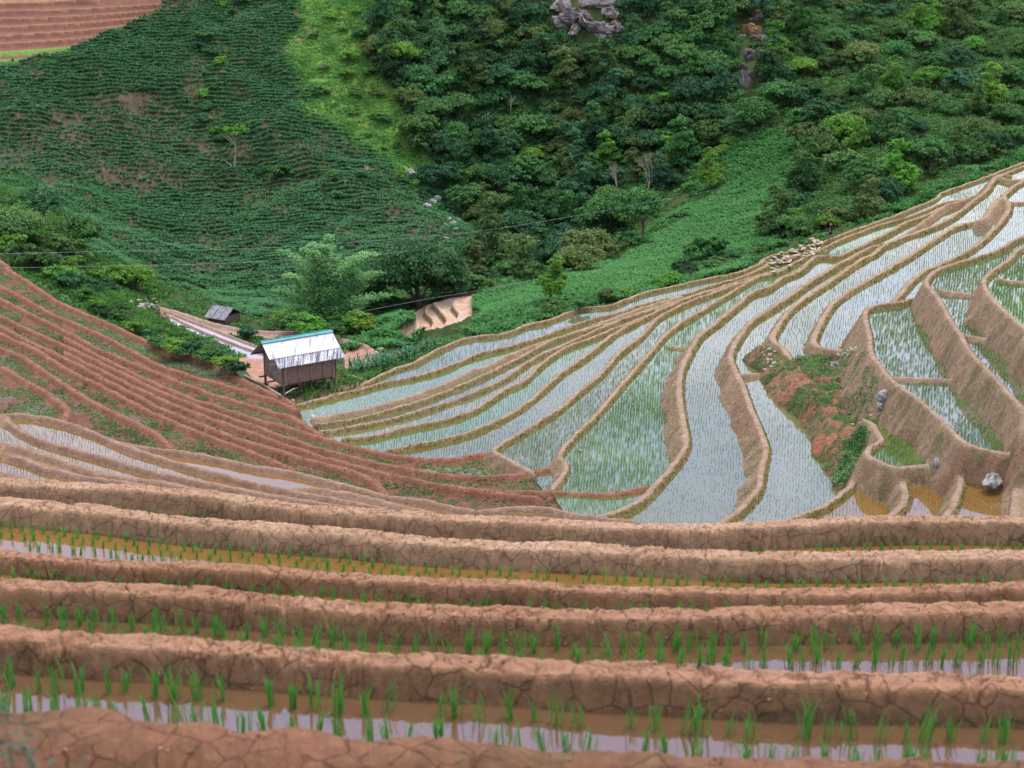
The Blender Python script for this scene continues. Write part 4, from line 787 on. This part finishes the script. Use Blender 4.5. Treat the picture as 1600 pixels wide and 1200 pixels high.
# near seedlings, each a thing
def seedling_mesh(g, nb):
    v, F, sz = blades(np.zeros(nb) + g.normal(size=nb) * .012, g.normal(size=nb) * .012, np.zeros(nb) - .02, .20, 1, .0034, .22, g, .35)
    me = raw_mesh('seedling', v, F, sz); me.materials.append(M_rice2); return me
SP_ = [seedling_mesh(g, n__) for n__ in (10, 12, 14, 9, 11, 15, 10, 13)]
rows = [('fgE', [(1080, .0), (1125, .02), (1150, .02)], 45, 'in the muddy strip nearest the viewer'), ('fgD', [(985, 0), (1015, 0), (1040, 0)], 33, 'in the second muddy strip, behind the nearest bund'),
        ('fgC', [(940, 0)], 29, 'at the foot of the third bund'), ('fgA', [(880, 0), (895, 0), (905, 0)], 26, 'in the orange muddy strip below the broad cracked bund'), ('fgB', [(838, 0), (850, 0)], 18, 'in the farthest foreground strip below the pink bund')]
cnt = 0; extra = []; outer = []
for nm, rws, sp, where in rows:
    k = [q['name'] for q in PL].index(nm); p = PL[k]; cl = p['line']; order = np.argsort(cl[:, 0]); lx = cl[order, 0]; ly = cl[order, 1]
    for ri, off in enumerate(({'fgE': (.45, .82), 'fgD': (.42, .72), 'fgC': (.30, .5), 'fgA': (.50, .72, .98), 'fgB': (.52, .8, 1.1)})[nm]):
        xs = np.arange(lx.min() + random.random() * .2, lx.max(), .145)
        for xw in xs:
            xw += random.gauss(0, .02); yw = float(np.interp(xw, lx, ly)) - off + random.gauss(0, .025); z, i, j = ground_at(np.array([xw]), np.array([yw]))
            if abs(PU[i[0], j[0]] - 800) > 1700 or OWN[i[0], j[0]] != k or random.random() < .05: continue
            if abs(PU[i[0], j[0]] - 800) > 830: outer.append((nm, xw, yw, p['z'], where, 0)); continue
            # seen above the bund in front?
            zc_ = p['z'] + .16; jj_ = j[0]; iu = i[0] - 3; sl_ = zc_ / math.hypot(xw, yw)
            if np.any(H[20:iu, jj_] > rr[20:iu] * sl_ + .02): continue
            extra.append((nm, xw, yw, p['z'], where, math.hypot(xw, yw)))
extra.sort(key=lambda e: e[5])
for q, (nm, xw, yw, zw, where, dist) in enumerate(extra[:300]):
    sc = {'fgE': 1.32, 'fgD': 1.35, 'fgC': .95, 'fgA': 1.0, 'fgB': .8}[nm] * random.triangular(.65, 1.2, 1.0)
    o = link('rice_seedling', SP_[random.randrange(8)], label='tuft of bright green rice seedling ' + where, cat='rice seedling', group='rice seedlings ' + where, loc=(xw, yw, zw))
    o.rotation_euler = (random.gauss(0, .09), random.gauss(.06, .09), random.uniform(0, 6.28)); o.scale = (sc * 1.1, sc * 1.1, sc)
rest = extra[300:] + outer
if rest:
    e_ = np.array([(a[1], a[2], a[3]) for a in rest for _ in range(9)]); e_[:, :2] += g.normal(size=(len(e_), 2)) * .012
    stuff('rice_seedlings', blades(e_[:, 0], e_[:, 1], e_[:, 2], .15, 1, .0045, .4, g), M_rice2, 'further rice seedlings in the foreground strips farther back', 'rice')
print('near seedlings', len(extra))
def clods(x, y, z, r0, r1, g):
    n_ = len(x); r = g.uniform(r0, r1, n_); o = np.array([(1, 0, 0), (-1, 0, 0), (0, 1, 0), (0, -1, 0), (0, 0, 1), (0, 0, -1)], float)
    v = (o[None] * g.uniform(.55, 1.2, (n_, 6, 1)) + g.normal(size=(n_, 6, 3)) * .15) * r[:, None, None] + np.stack([x, y, z + r * .3], 1)[:, None]
    f_ = np.array([(0, 2, 4), (2, 1, 4), (1, 3, 4), (3, 0, 4), (2, 0, 5), (1, 2, 5), (3, 1, 5), (0, 3, 5)]); F = (f_[None] + np.arange(n_)[:, None, None] * 6).ravel(); return v.reshape(-1, 3), F, np.full(n_ * 8, 3)
m = (SO == 0) & edge & (GY < 34) & (PU > -30) & (PU < 1630)
x, y, z, i, j = scatter(m, 4200, g); stuff('earth_crumbs', clods(x, y, z, .004, .016, g), simple('dry earth crumbs', (.27, .145, .10), (.42, .25, .18), 8, .95), 'crumbs and clods of dry earth lying on the foreground bunds', 'earth')
m = (SO == 3) & (PU > -30) & (PU < 1200)
x, y, z, i, j = scatter(m, 7000, g); stuff('earth_crumbs', clods(x, y, z, .015, .05, g), simple('red earth crumbs', (.15, .07, .05), (.30, .15, .10), 2, .95), 'clods of red earth scattered over the dry terraces', 'earth')
# straw litter and grass on near bunds
m = (SO == 0) & edge & (GY < 34) & (PU > -30) & (PU < 1630)
x, y, z, i, j = scatter(m, 1500, g); stuff('grass', blades(x, y, z, .035, 3, .0016, 1.2, g), M_rice, 'sparse tiny grass sprouts on the cracked foreground bunds', 'grass')
# ------------------------------------------------------------------ rocks
def rock_mesh(seed, mat, sub=3, rough=.35, sy=.8, sz=.7):
    bm = bmesh.new(); bmesh.ops.create_icosphere(bm, subdivisions=sub, radius=1); g = random.Random(seed); pl = [(Vector((g.gauss(0, 1), g.gauss(0, 1), g.gauss(0, 1))).normalized(), g.uniform(.55, .85)) for _ in range(11)]
    for v in bm.verts:
        p = v.co.copy()
        for n_, d in pl:
            k_ = p.dot(n_) - d
            if k_ > 0: p -= n_ * k_ * .9
        if sub >= 4:
            a1 = abs(float(fbm(np.array([p.x * 2.1 + seed]), np.array([p.y * 2.1 + p.z * 1.9]), 4, seed + 5)[0])); p = p * (1 - a1 * .9)
        q = float(fbm(np.array([p.x * 2.2 + seed]), np.array([p.y * 2.2 + p.z * 1.7]), 3, seed)[0]); v.co = Vector((p.x, p.y * sy, p.z * sz)) * (1 + rough * q * .6)
    me = bpy.data.meshes.new('rock'); bm.to_mesh(me); bm.free(); me.materials.append(mat); return me
M_rock = simple('grey weathered rock', (.13, .13, .12), (.46, .46, .45), 2.6, .85, .6, 8)
M_rockw = simple('pale dry stone', (.42, .34, .25), (.60, .52, .42), 2.0, .85, .5, 8)
M_rockp = simple('purplish cliff rock', (.10, .08, .08), (.38, .33, .31), 2.2, .9, 1.0, 4)
M_rocko = simple('ochre stained rock', (.20, .11, .05), (.32, .20, .10), .9, .9, .8, 3)
RK = [rock_mesh(k, M_rock) for k in range(3)]; RW = [rock_mesh(10 + k, M_rockw, 2) for k in range(5)]; RP = [rock_mesh(20 + k, M_rockp, 5, .6) for k in range(3)]; RO = [rock_mesh(30 + k, M_rocko, 4, .6) for k in range(2)]
def rock(name, me, u, v, s, label, group=None, rmin=60, cat='rock', sc=(1, 1, 1), dz=.15):
    p = hit(u, v, rmin); o = link(name, me, label=label, cat=cat, group=group, loc=(p.x, p.y, p.z + s * dz)); o.scale = (s * sc[0], s * sc[1], s * sc[2]); o.rotation_euler = (random.gauss(0, .25), random.gauss(0, .25), random.uniform(0, 6.28)); return o
o = rock('boulder', RK[0], 1552, 762, .52, 'big pale grey boulder standing in the paddy pool at the lower right', cat='boulder', sc=(1, 1, 1), dz=.5); o.rotation_euler = (0, 0, .4)
rock('rock', RK[1], 1464, 725, .28, 'small grey stone on the end of the mossy bund near the green paddy')
rock('rock', RK[2], 1380, 622, .42, 'upper of two grey-purple rocks on the weedy earth bank')
rock('rock', RK[1], 1376, 636, .34, 'lower grey-green rock under the purple one on the earth bank')
rock('rock', RK[0], 1304, 572, .33, 'purplish rock on top of the earth bank beside the stone heap')
rock('stone', RW[0], 1402, 587, .12, 'white stone on the divider between the two right paddies', cat='stone')
rock('stone', RW[1], 1368, 605, .16, 'upright pale stone sticking out of the earth bank', cat='stone', sc=(.6, .6, 1.6))
rock('stone', RW[2], 1362, 650, .13, 'cream stone below the purple rocks on the earth bank', cat='stone')
rock('stone', RW[3], 1332, 665, .13, 'white stone among the weeds low on the earth bank', cat='stone')
rock('stone', RW[4], 488, 652, .20, 'white stone at the left tip of the lowest paddies below the hut', cat='stone')
rock('stone', RW[1], 458, 627, .18, 'white stone on the bund end right beside the stilted hut', cat='stone')
rock('stone', RW[1], 1563, 436, .16, 'white stone on the bund corner at the upper right paddies', cat='stone')
rock('stone', RW[0], 908, 707, .18, 'pale stone at the bund bend below the narrow middle paddy', cat='stone')
for k in range(16):
    rock('stone', RW[k % 5], random.uniform(1310, 1340), random.uniform(540, 558) , random.uniform(.10, .19), 'pale stone of the loose heap on top of the red earth bank', 'stones heaped on top of the red earth bank', cat='stone')
for k in range(14):
    rock('stone', RW[k % 5], random.uniform(1192, 1212), random.uniform(545, 580), random.uniform(.08, .18), 'tan stone in the crumbled corner left of the earth bank', 'tan stones in the crumbled corner', cat='stone')
for k in range(80):
    t_ = random.random(); uu = 1205 + 78 * t_ + random.gauss(0, 4); vv = 418 - 38 * t_ + random.gauss(0, 6)
    rock('stone', RW[k % 5], uu, vv, random.uniform(.10, .26), 'pale stone of the long heap by the rim below the walking person', 'stones heaped along the rim path', cat='stone', dz=random.uniform(.2, 1.2), rmin=100, sc=(1.2, .8, .5))
for k, (uu, vv, s) in enumerate([(668, 326, .75), (676, 318, .6), (684, 312, .5), (700, 345, .5), (708, 352, .55), (716, 346, .45), (696, 352, .3), (724, 351, .3), (712, 360, .35), (690, 385, .3), (697, 375, .4), (720, 330, .3), (640, 272, .7), (700, 330, .3)]):
    rock('rock', RK[k % 3], uu, vv, s, 'light grey boulder at the right edge of the far maize field', 'grey boulders at the edge of the far maize field', 120)
for k in range(34):
    rock('stone', (RK + RW)[k % 6], 738 + k * 2.0 + random.gauss(0, 1), 518 - k * .35 + random.gauss(0, 2), random.uniform(.14, .28), 'stone of the rough dry-stone row between maize and the paddy rim', 'stones of the row between maize and rim', 110, 'stone', dz=.5)
for k in range(26):
    rock('stone', (RK + RW)[k % 6], random.uniform(205, 248), random.uniform(468, 486), random.uniform(.15, .32), 'stone of the tumbled wall on the bank above the purple pools', 'stones tumbled on the bank above the purple pools', 100, 'stone', dz=.5)
for k in range(10):
    rock('stone', (RW)[k % 5], random.uniform(580, 600), random.uniform(545, 556), random.uniform(.12, .25), 'stone of the small pile right of the hut', 'stones of the small pile right of the hut', 90, 'stone', dz=.5)
for k, (uu, vv, ss) in enumerate([(880, 12, 1.5), (898, 52, 1.2), (925, 8, 1.7), (950, 22, 1.3), (912, 30, 1.3), (940, 62, .9), (1150, 60, .8), (1185, 30, .9), (1190, 62, .8), (1160, 105, .8), (1175, 120, .8), (885, 40, 1.4), (960, 45, 1.1)]): rock('crag', RP[k % 3], uu, vv, ss * 1.3, 'rough grey block of the broken cliff high in the forest' if uu < 1000 else 'rough grey block beside the dry waterfall in the forest', 'blocks of the broken cliff' if uu < 1000 else 'blocks beside the dry waterfall', 150, 'cliff', sc=(1.2, .6, .9))
rock('cliff_outcrop', RP[0], 905, 32, 2.4, 'bare purple-grey cliff outcrop at the top centre of the forest', rmin=150, cat='cliff', sc=(1.15, .6, 1.0))
rock('cliff_outcrop', RP[1], 935, 48, 2.0, 'whitish streaked lower lip of the cliff outcrop', rmin=150, cat='cliff', sc=(1.1, .6, .8))
rock('waterfall_rock', RO[0], 1172, 50, 1.7, 'ochre stained rock at the head of the dry waterfall', rmin=150, cat='rock', sc=(1, .6, .9))
rock('waterfall_rock', RP[2], 1178, 88, 1.7, 'grey rock slab in the middle of the dry waterfall', rmin=150, cat='rock', sc=(.9, .6, 1))
rock('waterfall_rock', RP[1], 1165, 135, 1.3, 'narrow brown rock chute at the foot of the dry waterfall', rmin=150, cat='rock', sc=(.5, .5, 2.4))
# ------------------------------------------------------------------ stilted hut
HA = Vector((-13.2, 105.5, 0)); ux = Vector((.85, .527, 0)).normalized(); uy = Vector((-ux.y, ux.x, 0)); uz = Vector((0, 0, 1)); WH, DH = 3.35, 2.5
z0 = -34.9
hut = link('stilted_hut', None, label='small wooden hut on stilts with a white corrugated roof between the terraces', cat='hut', loc=(HA.x, HA.y, z0))
def hp(a, b, c): v = ux * a + uy * b; return Vector((v.x, v.y, c))
M_wood = simple('weathered brown wood', (.12, .085, .06), (.24, .18, .13), 4, .85, .4, 12)
M_plank = simple('grey weathered planks', (.24, .20, .165), (.40, .35, .29), 2.5, .85, .4, 14)
def weave():
    m, nt, b = newmat('woven bamboo wall'); L = nt.links.new; tcn = N(nt, 'ShaderNodeTexCoord'); w1 = N(nt, 'ShaderNodeTexWave', Scale=5.5, Distortion=1.5); w1.bands_direction = 'Z'; L(tcn.outputs['Object'], w1.inputs['Vector'])
    ns = N(nt, 'ShaderNodeTexNoise', Scale=7.0, Detail=4.0); L(tcn.outputs['Object'], ns.inputs['Vector']); mx_ = N(nt, 'ShaderNodeMixRGB', Fac=.5); L(w1.outputs['Color'], mx_.inputs['Color1']); L(ns.outputs['Fac'], mx_.inputs['Color2'])
    cr = N(nt, 'ShaderNodeValToRGB'); cr.color_ramp.elements[0].position = .3; cr.color_ramp.elements[1].position = .7; cr.color_ramp.elements[0].color = (.12, .075, .06, 1); cr.color_ramp.elements[1].color = (.52, .37, .30, 1); L(mx_.outputs[0], cr.inputs['Fac']); L(cr.outputs[0], b.inputs['Base Color']); b.inputs['Roughness'].default_value = .85
    bp = N(nt, 'ShaderNodeBump', Strength=.6, Distance=.03); L(w1.outputs['Fac'], bp.inputs['Height']); L(bp.outputs[0], b.inputs['Normal']); return m
M_weave = weave()
FZ = .58; WZ = 1.95; RZg = 2.92; EZ = 1.74
for (a, b) in ((0, 0), (1.12, 0), (1.75, 0), (2.6, 0), (3.35, 0), (0, 2.5), (1.7, 2.5), (3.35, 2.5)):
    w_ = HA + ux * a + uy * b; gz_ = float(ground_at(np.array([w_.x]), np.array([w_.y]))[0][0]) - z0
    t = TB(); q = hp(a, b, 0); top = FZ if 0 < a < 3.3 else WZ
    t.tube([(q.x, q.y, min(gz_, -.0) - .25), (q.x, q.y, top)], .065 if top == FZ else .075, 7); link('stilt', t.mesh('stilt', M_wood, True), parent=hut)
t = TB(); t.box(hp(WH / 2, DH / 2, FZ - .03), ux, uy, uz, (WH / 2 + .02, DH / 2 + .02, .025))
for b in (.1, DH / 2, DH - .1): t.tube([hp(-.45, b, FZ - .11), hp(WH + .3, b, FZ - .11)], .05, 6)
for a in (.2, 1.2, 2.2, 3.1): t.tube([hp(a, -.15, FZ - .19), hp(a, DH + .15, FZ - .19)], .04, 6)
link('floor', t.mesh('floor', M_wood), parent=hut)
t = TB(); t.box(hp(WH / 2 + .05, .03, (FZ + WZ) / 2), ux, uy, uz, (WH / 2 - .16, .02, (WZ - FZ) / 2))
wf = link('woven_wall', t.mesh('woven_wall', M_weave), parent=hut)
for a in (.05, .16, 1.02, 1.78, 2.55, 3.22, 3.34):
    t = TB(); t.box(hp(a, -.02, (FZ + WZ) / 2 - .02), ux, uy, uz, (.055 if a < .2 or a > 3.2 else .022, .02, (WZ - FZ) / 2 + .06)); link('batten', t.mesh('batten', M_plank), parent=wf)
t = TB(); ng = 14
def roofz(b): return RZg - abs(b - DH / 2) / (DH / 2 + .38) * (RZg - EZ)
for k in range(ng):
    b = DH * (k + .5) / ng; top = roofz(b) - .08; off = random.uniform(-.015, .015); t.box(hp(-.02 + off, b, (FZ + top) / 2 + random.uniform(-.03, .02)), ux, uy, uz, (.014, DH / ng / 2 - .008, (top - FZ) / 2))
link('plank_wall', t.mesh('plank_wall', M_plank), parent=hut, label='left end wall of grey upright planks')
t = TB()
for k in range(ng):
    b = DH * (k + .5) / ng; top = roofz(b) - .08; t.box(hp(WH + .02, b, (FZ + top) / 2), ux, uy, uz, (.014, DH / ng / 2 - .004, (top - FZ) / 2))
link('plank_wall', t.mesh('plank_wall', M_plank), parent=hut)
t = TB(); t.box(hp(WH / 2, DH - .02, (FZ + WZ) / 2), ux, uy, uz, (WH / 2 - .08, .02, (WZ - FZ) / 2)); link('back_wall', t.mesh('back_wall', M_weave), parent=hut)
def corr(a0, a1, b0, z0_, b1, z1_, lift=0., amp=.022, nper=.13):
    n_ = int((a1 - a0) / nper * 8); V = []; F = []; m_ = 6; g = random.Random(5)
    for k in range(m_ + 1):
        q = k / m_
        for i_ in range(n_ + 1):
            a = a0 + (a1 - a0) * i_ / n_; zz = z0_ + (z1_ - z0_) * q + amp * math.sin(2 * math.pi * a / nper) + lift; p_ = hp(a, b0 + (b1 - b0) * q, zz); V.append(p_)
    for k in range(m_):
        for i_ in range(n_): o_ = k * (n_ + 1) + i_; F.append((o_, o_ + 1, o_ + n_ + 2, o_ + n_ + 1))
    me = bpy.data.meshes.new('roof_sheet'); me.from_pydata([tuple(v) for v in V], [], F); me.polygons.foreach_set('use_smooth', [True] * len(F)); me.update(); return me
def roofmat(dirty):
    m, nt, b = newmat('white corrugated sheet' + (' streaked' if dirty else '')); L = nt.links.new; tcn = N(nt, 'ShaderNodeTexCoord'); mp_ = N(nt, 'ShaderNodeMapping'); mp_.inputs['Rotation'].default_value = (0, 0, -math.atan2(ux.y, ux.x)); mp_.inputs['Scale'].default_value = (5.5 if dirty else 2.2, .5, .5)
    L(tcn.outputs['Object'], mp_.inputs['Vector']); ns = N(nt, 'ShaderNodeTexNoise', Scale=1.8, Detail=5.0, Roughness=.6); L(mp_.outputs[0], ns.inputs['Vector'])
    cr = N(nt, 'ShaderNodeValToRGB'); e = cr.color_ramp.elements
    if dirty: e[0].position = .40; e[0].color = (.10, .10, .16, 1); e[1].position = .60; e[1].color = (.72, .72, .75, 1)
    else: e[0].position = .30; e[0].color = (.30, .27, .26, 1); e[1].position = .45; e[1].color = (.70, .71, .74, 1)
    L(ns.outputs['Fac'], cr.inputs['Fac']); L(cr.outputs[0], b.inputs['Base Color']); b.inputs['Roughness'].default_value = .55; return m
MR1, MR2 = roofmat(False), roofmat(True)
M_zinc = simple('grey zinc sheet', (.25, .27, .28), (.42, .44, .45), 2, .5)
BF = -.38; bm_ = DH / 2
zf = lambda b: RZg - (bm_ - b) / (bm_ - BF) * (RZg - EZ)
roof = link('roof', corr(-.75, WH + .45, bm_, RZg, BF + .55, zf(BF + .55), .03), MR1, hut, label='clean white upper half of the corrugated roof')
link('lower_sheet', corr(-.42, WH + .5, BF + .66, zf(BF + .66) - .01, BF, EZ - .02, 0), MR2, roof, label='lower roof sheets with dark vertical streaks')
link('rear_roof', corr(-.75, WH + .45, bm_, RZg, DH + .38, EZ, .0), M_zinc, hut)
t = TB(); t.box(hp(WH / 2 - .15, bm_ - .07, RZg + .035), ux, (uy + Vector((0, 0, .55))).normalized(), uz, (WH / 2 + .62, .12, .012)); t.box(hp(WH / 2 - .15, bm_ + .08, RZg + .035), ux, (uy + Vector((0, 0, -.55))).normalized(), uz, (WH / 2 + .62, .12, .012))
link('ridge_cap', t.mesh('ridge_cap', simple('teal painted sheet', (.02, .26, .30), (.04, .36, .40), 2, .5)), parent=roof)
t = TB()
for b in (-.05, bm_, DH + .05): t.tube([hp(-.85, b, roofz(b) - .09), hp(WH + .4, b, roofz(b) - .09)], .04, 6)
for a in (0, WH): 
    t.tube([hp(a, -.3, EZ - .02), hp(a, bm_, RZg - .07)], .03, 5); t.tube([hp(a, DH + .3, EZ - .02), hp(a, bm_, RZg - .07)], .03, 5)
link('rafters', t.mesh('rafters', M_wood), parent=hut)
def pole(pa, pb, r_, label, mat, lift=.12):
    a = hit(*pa, 60); b = hit(*pb, 60); t = TB(); d = b - a; t.tube([(0, 0, lift), d * .5 + Vector((0, 0, lift + .05)), d + Vector((0, 0, lift))], [r_, r_ * .9, r_ * .8], 7); link('log', t.mesh('log', mat, True), label=label, cat='log', loc=a)
pole((382, 590), (440, 622), .09, 'long grey log lying on the ground in front of the hut', M_plank)
pole((446, 622), (466, 612), .05, 'short thin pole leaning across under the hut', M_plank, .25)
pole((540, 590), (566, 598), .05, 'pale pole lying on the slope right of the hut', M_pale, .2)
pole((440, 617), (478, 615), .07, 'dark log lying under the front edge of the hut', M_wood, .1)
# maize next to the hut: individual tall plants
M_cornn = simple('tall maize leaves', (.02, .13, .045), (.07, .27, .10), 1.5, .4, spec=.5, trans=.25)
def maize_mesh(g):
    t_ = blades(g.normal(size=9) * .03, g.normal(size=9) * .03, g.uniform(.05, .5, 9), .6, 1, .035, .8, g, 1.2); me = raw_mesh('leaves', *t_); me.materials.append(M_cornn); return me
MZ = [maize_mesh(g) for _ in range(4)]
t = TB(); t.tube([(0, 0, -.1), (0, 0, .9)], [.018, .008], 5); M_st = t.mesh('stalk', M_cornn)
for k in range(110):
    q = random.random(); u = 545 + 150 * q; v = 590 - 40 * q + random.uniform(-9, 3); 
    if q > .25: v = 583 - 34 * (q - .25) / .75 + random.uniform(-9, 3)
    p = hit(u, v, 95)
    if p is None or OWN[ground_at(np.array([p.x]), np.array([p.y]))[1][0], ground_at(np.array([p.x]), np.array([p.y]))[2][0]] >= 0: continue
    s = random.uniform(.75, 1.25); o = link('maize_plant', None, label='tall broad-leaved maize plant in the small row between hut and paddy rim', cat='maize plant', group='maize plants in the row beside the hut', loc=p); o.scale = (s, s, s); o.rotation_euler.z = random.uniform(0, 6.28)
    link('leaves', MZ[k % 4], parent=o); link('stalk', M_st, parent=o)
# grey shack roof down by the purple pools
p = hit(350, 503, 110); sh = link('field_shack', None, label='low shack with a patched grey roof at the top end of the purple pools', cat='shack', loc=(p.x, p.y, p.z - .1)); sh.rotation_euler.z = R(-28)
for sgn in (-1, 1):
    t = TB(); t.box((0, sgn * .62, 1.02), (1, 0, 0), Vector((0, 1, -sgn * .55)).normalized(), Vector((0, sgn * .55, 1)).normalized(), (1.0, .75, .03))
    for k in range(7): t.box((-.9 + k * .3, sgn * .62, 1.07), (1, 0, 0), Vector((0, 1, -sgn * .55)).normalized(), Vector((0, sgn * .55, 1)).normalized(), (.05, .75, .02))
    link('roof', t.mesh('roof', simple('old grey roofing', (.16, .16, .19), (.36, .35, .38), 3, .8, .4, 9)), parent=sh)
t = TB(); t.box((0, 0, .35), (1, 0, 0), (0, 1, 0), (0, 0, 1), (.85, 1.0, .42)); link('wall', t.mesh('wall', M_wood), parent=sh)
for sx in (-.8, .8):
    for sy in (-.95, .95): t = TB(); t.tube([(sx, sy, -.3), (sx, sy, .8)], .05, 6); link('post', t.mesh('post', M_wood), parent=sh)
# overhead cables
def cable(pts, label):
    P_ = []
    for (u, v, y_) in pts:
        x, yy, d = rays(u, v); t_ = y_ / yy; P_.append(Vector((float(x * t_), y_, float(d * t_))))
    P_ = [Vector(q) for q in catmull(np.array([tuple(a) for a in P_]), 8)]; t = TB(); t.tube([a - P_[0] for a in P_], .0075, 5); link('power_cable', t.mesh('power_cable', simple('cable', (.42, .46, .52), (.5, .54, .6), 1, .5)), label=label, cat='cable', loc=P_[0])
cable([(-60, 398, 120), (200, 392, 128), (400, 388, 134), (560, 378, 140), (740, 362, 147), (905, 336, 156), (1100, 300, 168), (1150, 290, 172)], 'thin overhead cable, the upper one, sagging across the far maize and forest')
cable([(-60, 420, 118), (200, 415, 122), (330, 412, 127), (560, 400, 136), (640, 392, 140)], 'thin overhead cable, the middle one, faint across the lower maize field')
cable([(540, 492, 128), (600, 480, 130), (680, 465, 133), (740, 455, 136), (840, 436, 141)], 'thin overhead cable, the lowest one, passing just above the small pink pools')
# ------------------------------------------------------------------ person on the rim path
p = hit(1297, 378, 100)
per = link('person', None, label='person in dark shirt and dark shorts walking barefoot along the paddy rim', cat='person', loc=(p.x, p.y, p.z)); per.rotation_euler.z = R(155); 
def skin_body(name, verts, edges, rad, mat, root=0, sub=2):
    me = bpy.data.meshes.new(name); me.from_pydata(verts, edges, []); o = bpy.data.objects.new(name, me); scene.collection.objects.link(o)
    md = o.modifiers.new('s', 'SKIN'); 
    for i_, r_ in enumerate(rad): me.skin_vertices[0].data[i_].radius = (r_, r_) if not hasattr(r_, '__len__') else r_
    me.skin_vertices[0].data[root].use_root = True; o.modifiers.new('d', 'SUBSURF').levels = sub; o.modifiers['d'].render_levels = sub; me.materials.append(mat); return o
# x forward, y left, z up ; mid stride
bv = [(0, 0, .86), (0, 0, 1.05), (0, 0, 1.25), (0, 0, 1.36), (.01, 0, 1.44), (.03, 0, 1.53), (.04, 0, 1.60),
      (0, .09, .80), (.12, .09, .46), (.02, .09, .08), (.14, .10, .03), (0, -.09, .80), (-.06, -.09, .46), (-.24, -.09, .12), (-.14, -.10, .03),
      (0, .17, 1.31), (-.03, .21, 1.06), (.05, .22, .84), (.08, .21, .74), (0, -.17, 1.31), (.03, -.21, 1.06), (.14, -.20, .86), (.18, -.19, .77)]
be = [(0, 1), (1, 2), (2, 3), (3, 4), (4, 5), (5, 6), (0, 7), (7, 8), (8, 9), (9, 10), (0, 11), (11, 12), (12, 13), (13, 14), (3, 15), (15, 16), (16, 17), (17, 18), (3, 19), (19, 20), (20, 21), (21, 22)]
br_ = [(.10, .13), (.09, .12), (.10, .15), (.07, .10), .05, .088, .07, .085, .055, .04, .035, .085, .055, .04, .035, .055, .04, .032, .035, .055, .04, .032, .035]
M_skin = simple('tanned skin', (.30, .15, .09), (.36, .19, .12), 5, .6); M_shirt = simple('dark navy shirt', (.006, .008, .018), (.015, .018, .035), 8, .85); M_short = simple('black shorts', (.008, .008, .010), (.02, .02, .022), 8, .85); M_hair = simple('black hair', (.006, .005, .005), (.015, .012, .012), 20, .6)
bd = skin_body('body', bv, be, br_, M_skin); bd.parent = per
sv = [(0, 0, .80), (0, 0, 1.02), (0, 0, 1.25), (0, 0, 1.36), (0, .17, 1.31), (-.02, .205, 1.14), (0, -.17, 1.31), (.02, -.205, 1.14)]
sh_ = skin_body('shirt', sv, [(0, 1), (1, 2), (2, 3), (3, 4), (4, 5), (3, 6), (6, 7)], [(.15, .18), (.14, .17), (.13, .175), (.10, .12), .08, .062, .075, .062], M_shirt); sh_.parent = per
sv = [(0, 0, .90), (0, 0, .84), (0, .09, .78), (.07, .095, .56), (0, -.09, .78), (-.04, -.095, .56)]
st_ = skin_body('shorts', sv, [(0, 1), (1, 2), (2, 3), (1, 4), (4, 5)], [(.125, .155), (.12, .15), .11, .085, .11, .085], M_short); st_.parent = per
bm = bmesh.new(); bmesh.ops.create_uvsphere(bm, u_segments=16, v_segments=12, radius=.115)
for v in bm.verts:
    v.co.x *= 1.05; v.co.y *= .9
    if v.co.x > .035 and v.co.z < .045: v.co.x = .035
    if v.co.z < -.07: v.co.z = -.07
me = bpy.data.meshes.new('hair'); bm.to_mesh(me); bm.free(); me.materials.append(M_hair); hr = link('hair', me, parent=per); hr.location = (.022, 0, 1.58)
# blurred weed near the camera at the lower left
yy = 5.2; x, y_, d = rays(35, 1200); t_ = yy / y_; gx, gy = float(x * t_), yy; gzz = float(ground_at(np.array([gx]), np.array([gy]))[0][0])
wd = link('tall_weed', None, label='out of focus grey-green leafy weed in the bottom left corner', cat='weed', loc=(gx, gy, gzz)); t = TB(); cen = []; nor = []; top_ = float(rays(0, 1075)[2] / rays(0, 1075)[1] * yy) - gzz
for k in range(22):
    a = random.uniform(0, 6.28); l = random.uniform(.03, .24); hh = top_ * random.uniform(.5, 1.0); pts = [(math.cos(a) * l * q * q, math.sin(a) * l * q * q, hh * q) for q in (0, .25, .5, .75, 1)]
    t.tube(pts, [.004, .0035, .003, .002, .001], 5)
    for q in np.linspace(.55, 1, 26):
        b = random.uniform(0, 6.28); cen.append((math.cos(a) * l * q * q + math.cos(b) * .02, math.sin(a) * l * q * q + math.sin(b) * .02, hh * q)); nor.append((random.gauss(0, .5), random.gauss(0, .5), 1))
v_ = leaf_quads(np.array(cen), np.array(nor), .024, g, .35); me = raw_mesh('leaves', v_, np.arange(len(v_)), np.full(len(v_) // 4, 4)); me.materials.append(simple('grey-green leaves', (.05, .08, .045), (.10, .14, .09), 3, .7)); link('leaves', me, parent=wd); link('stem', t.mesh('stem', M_bark), parent=wd)
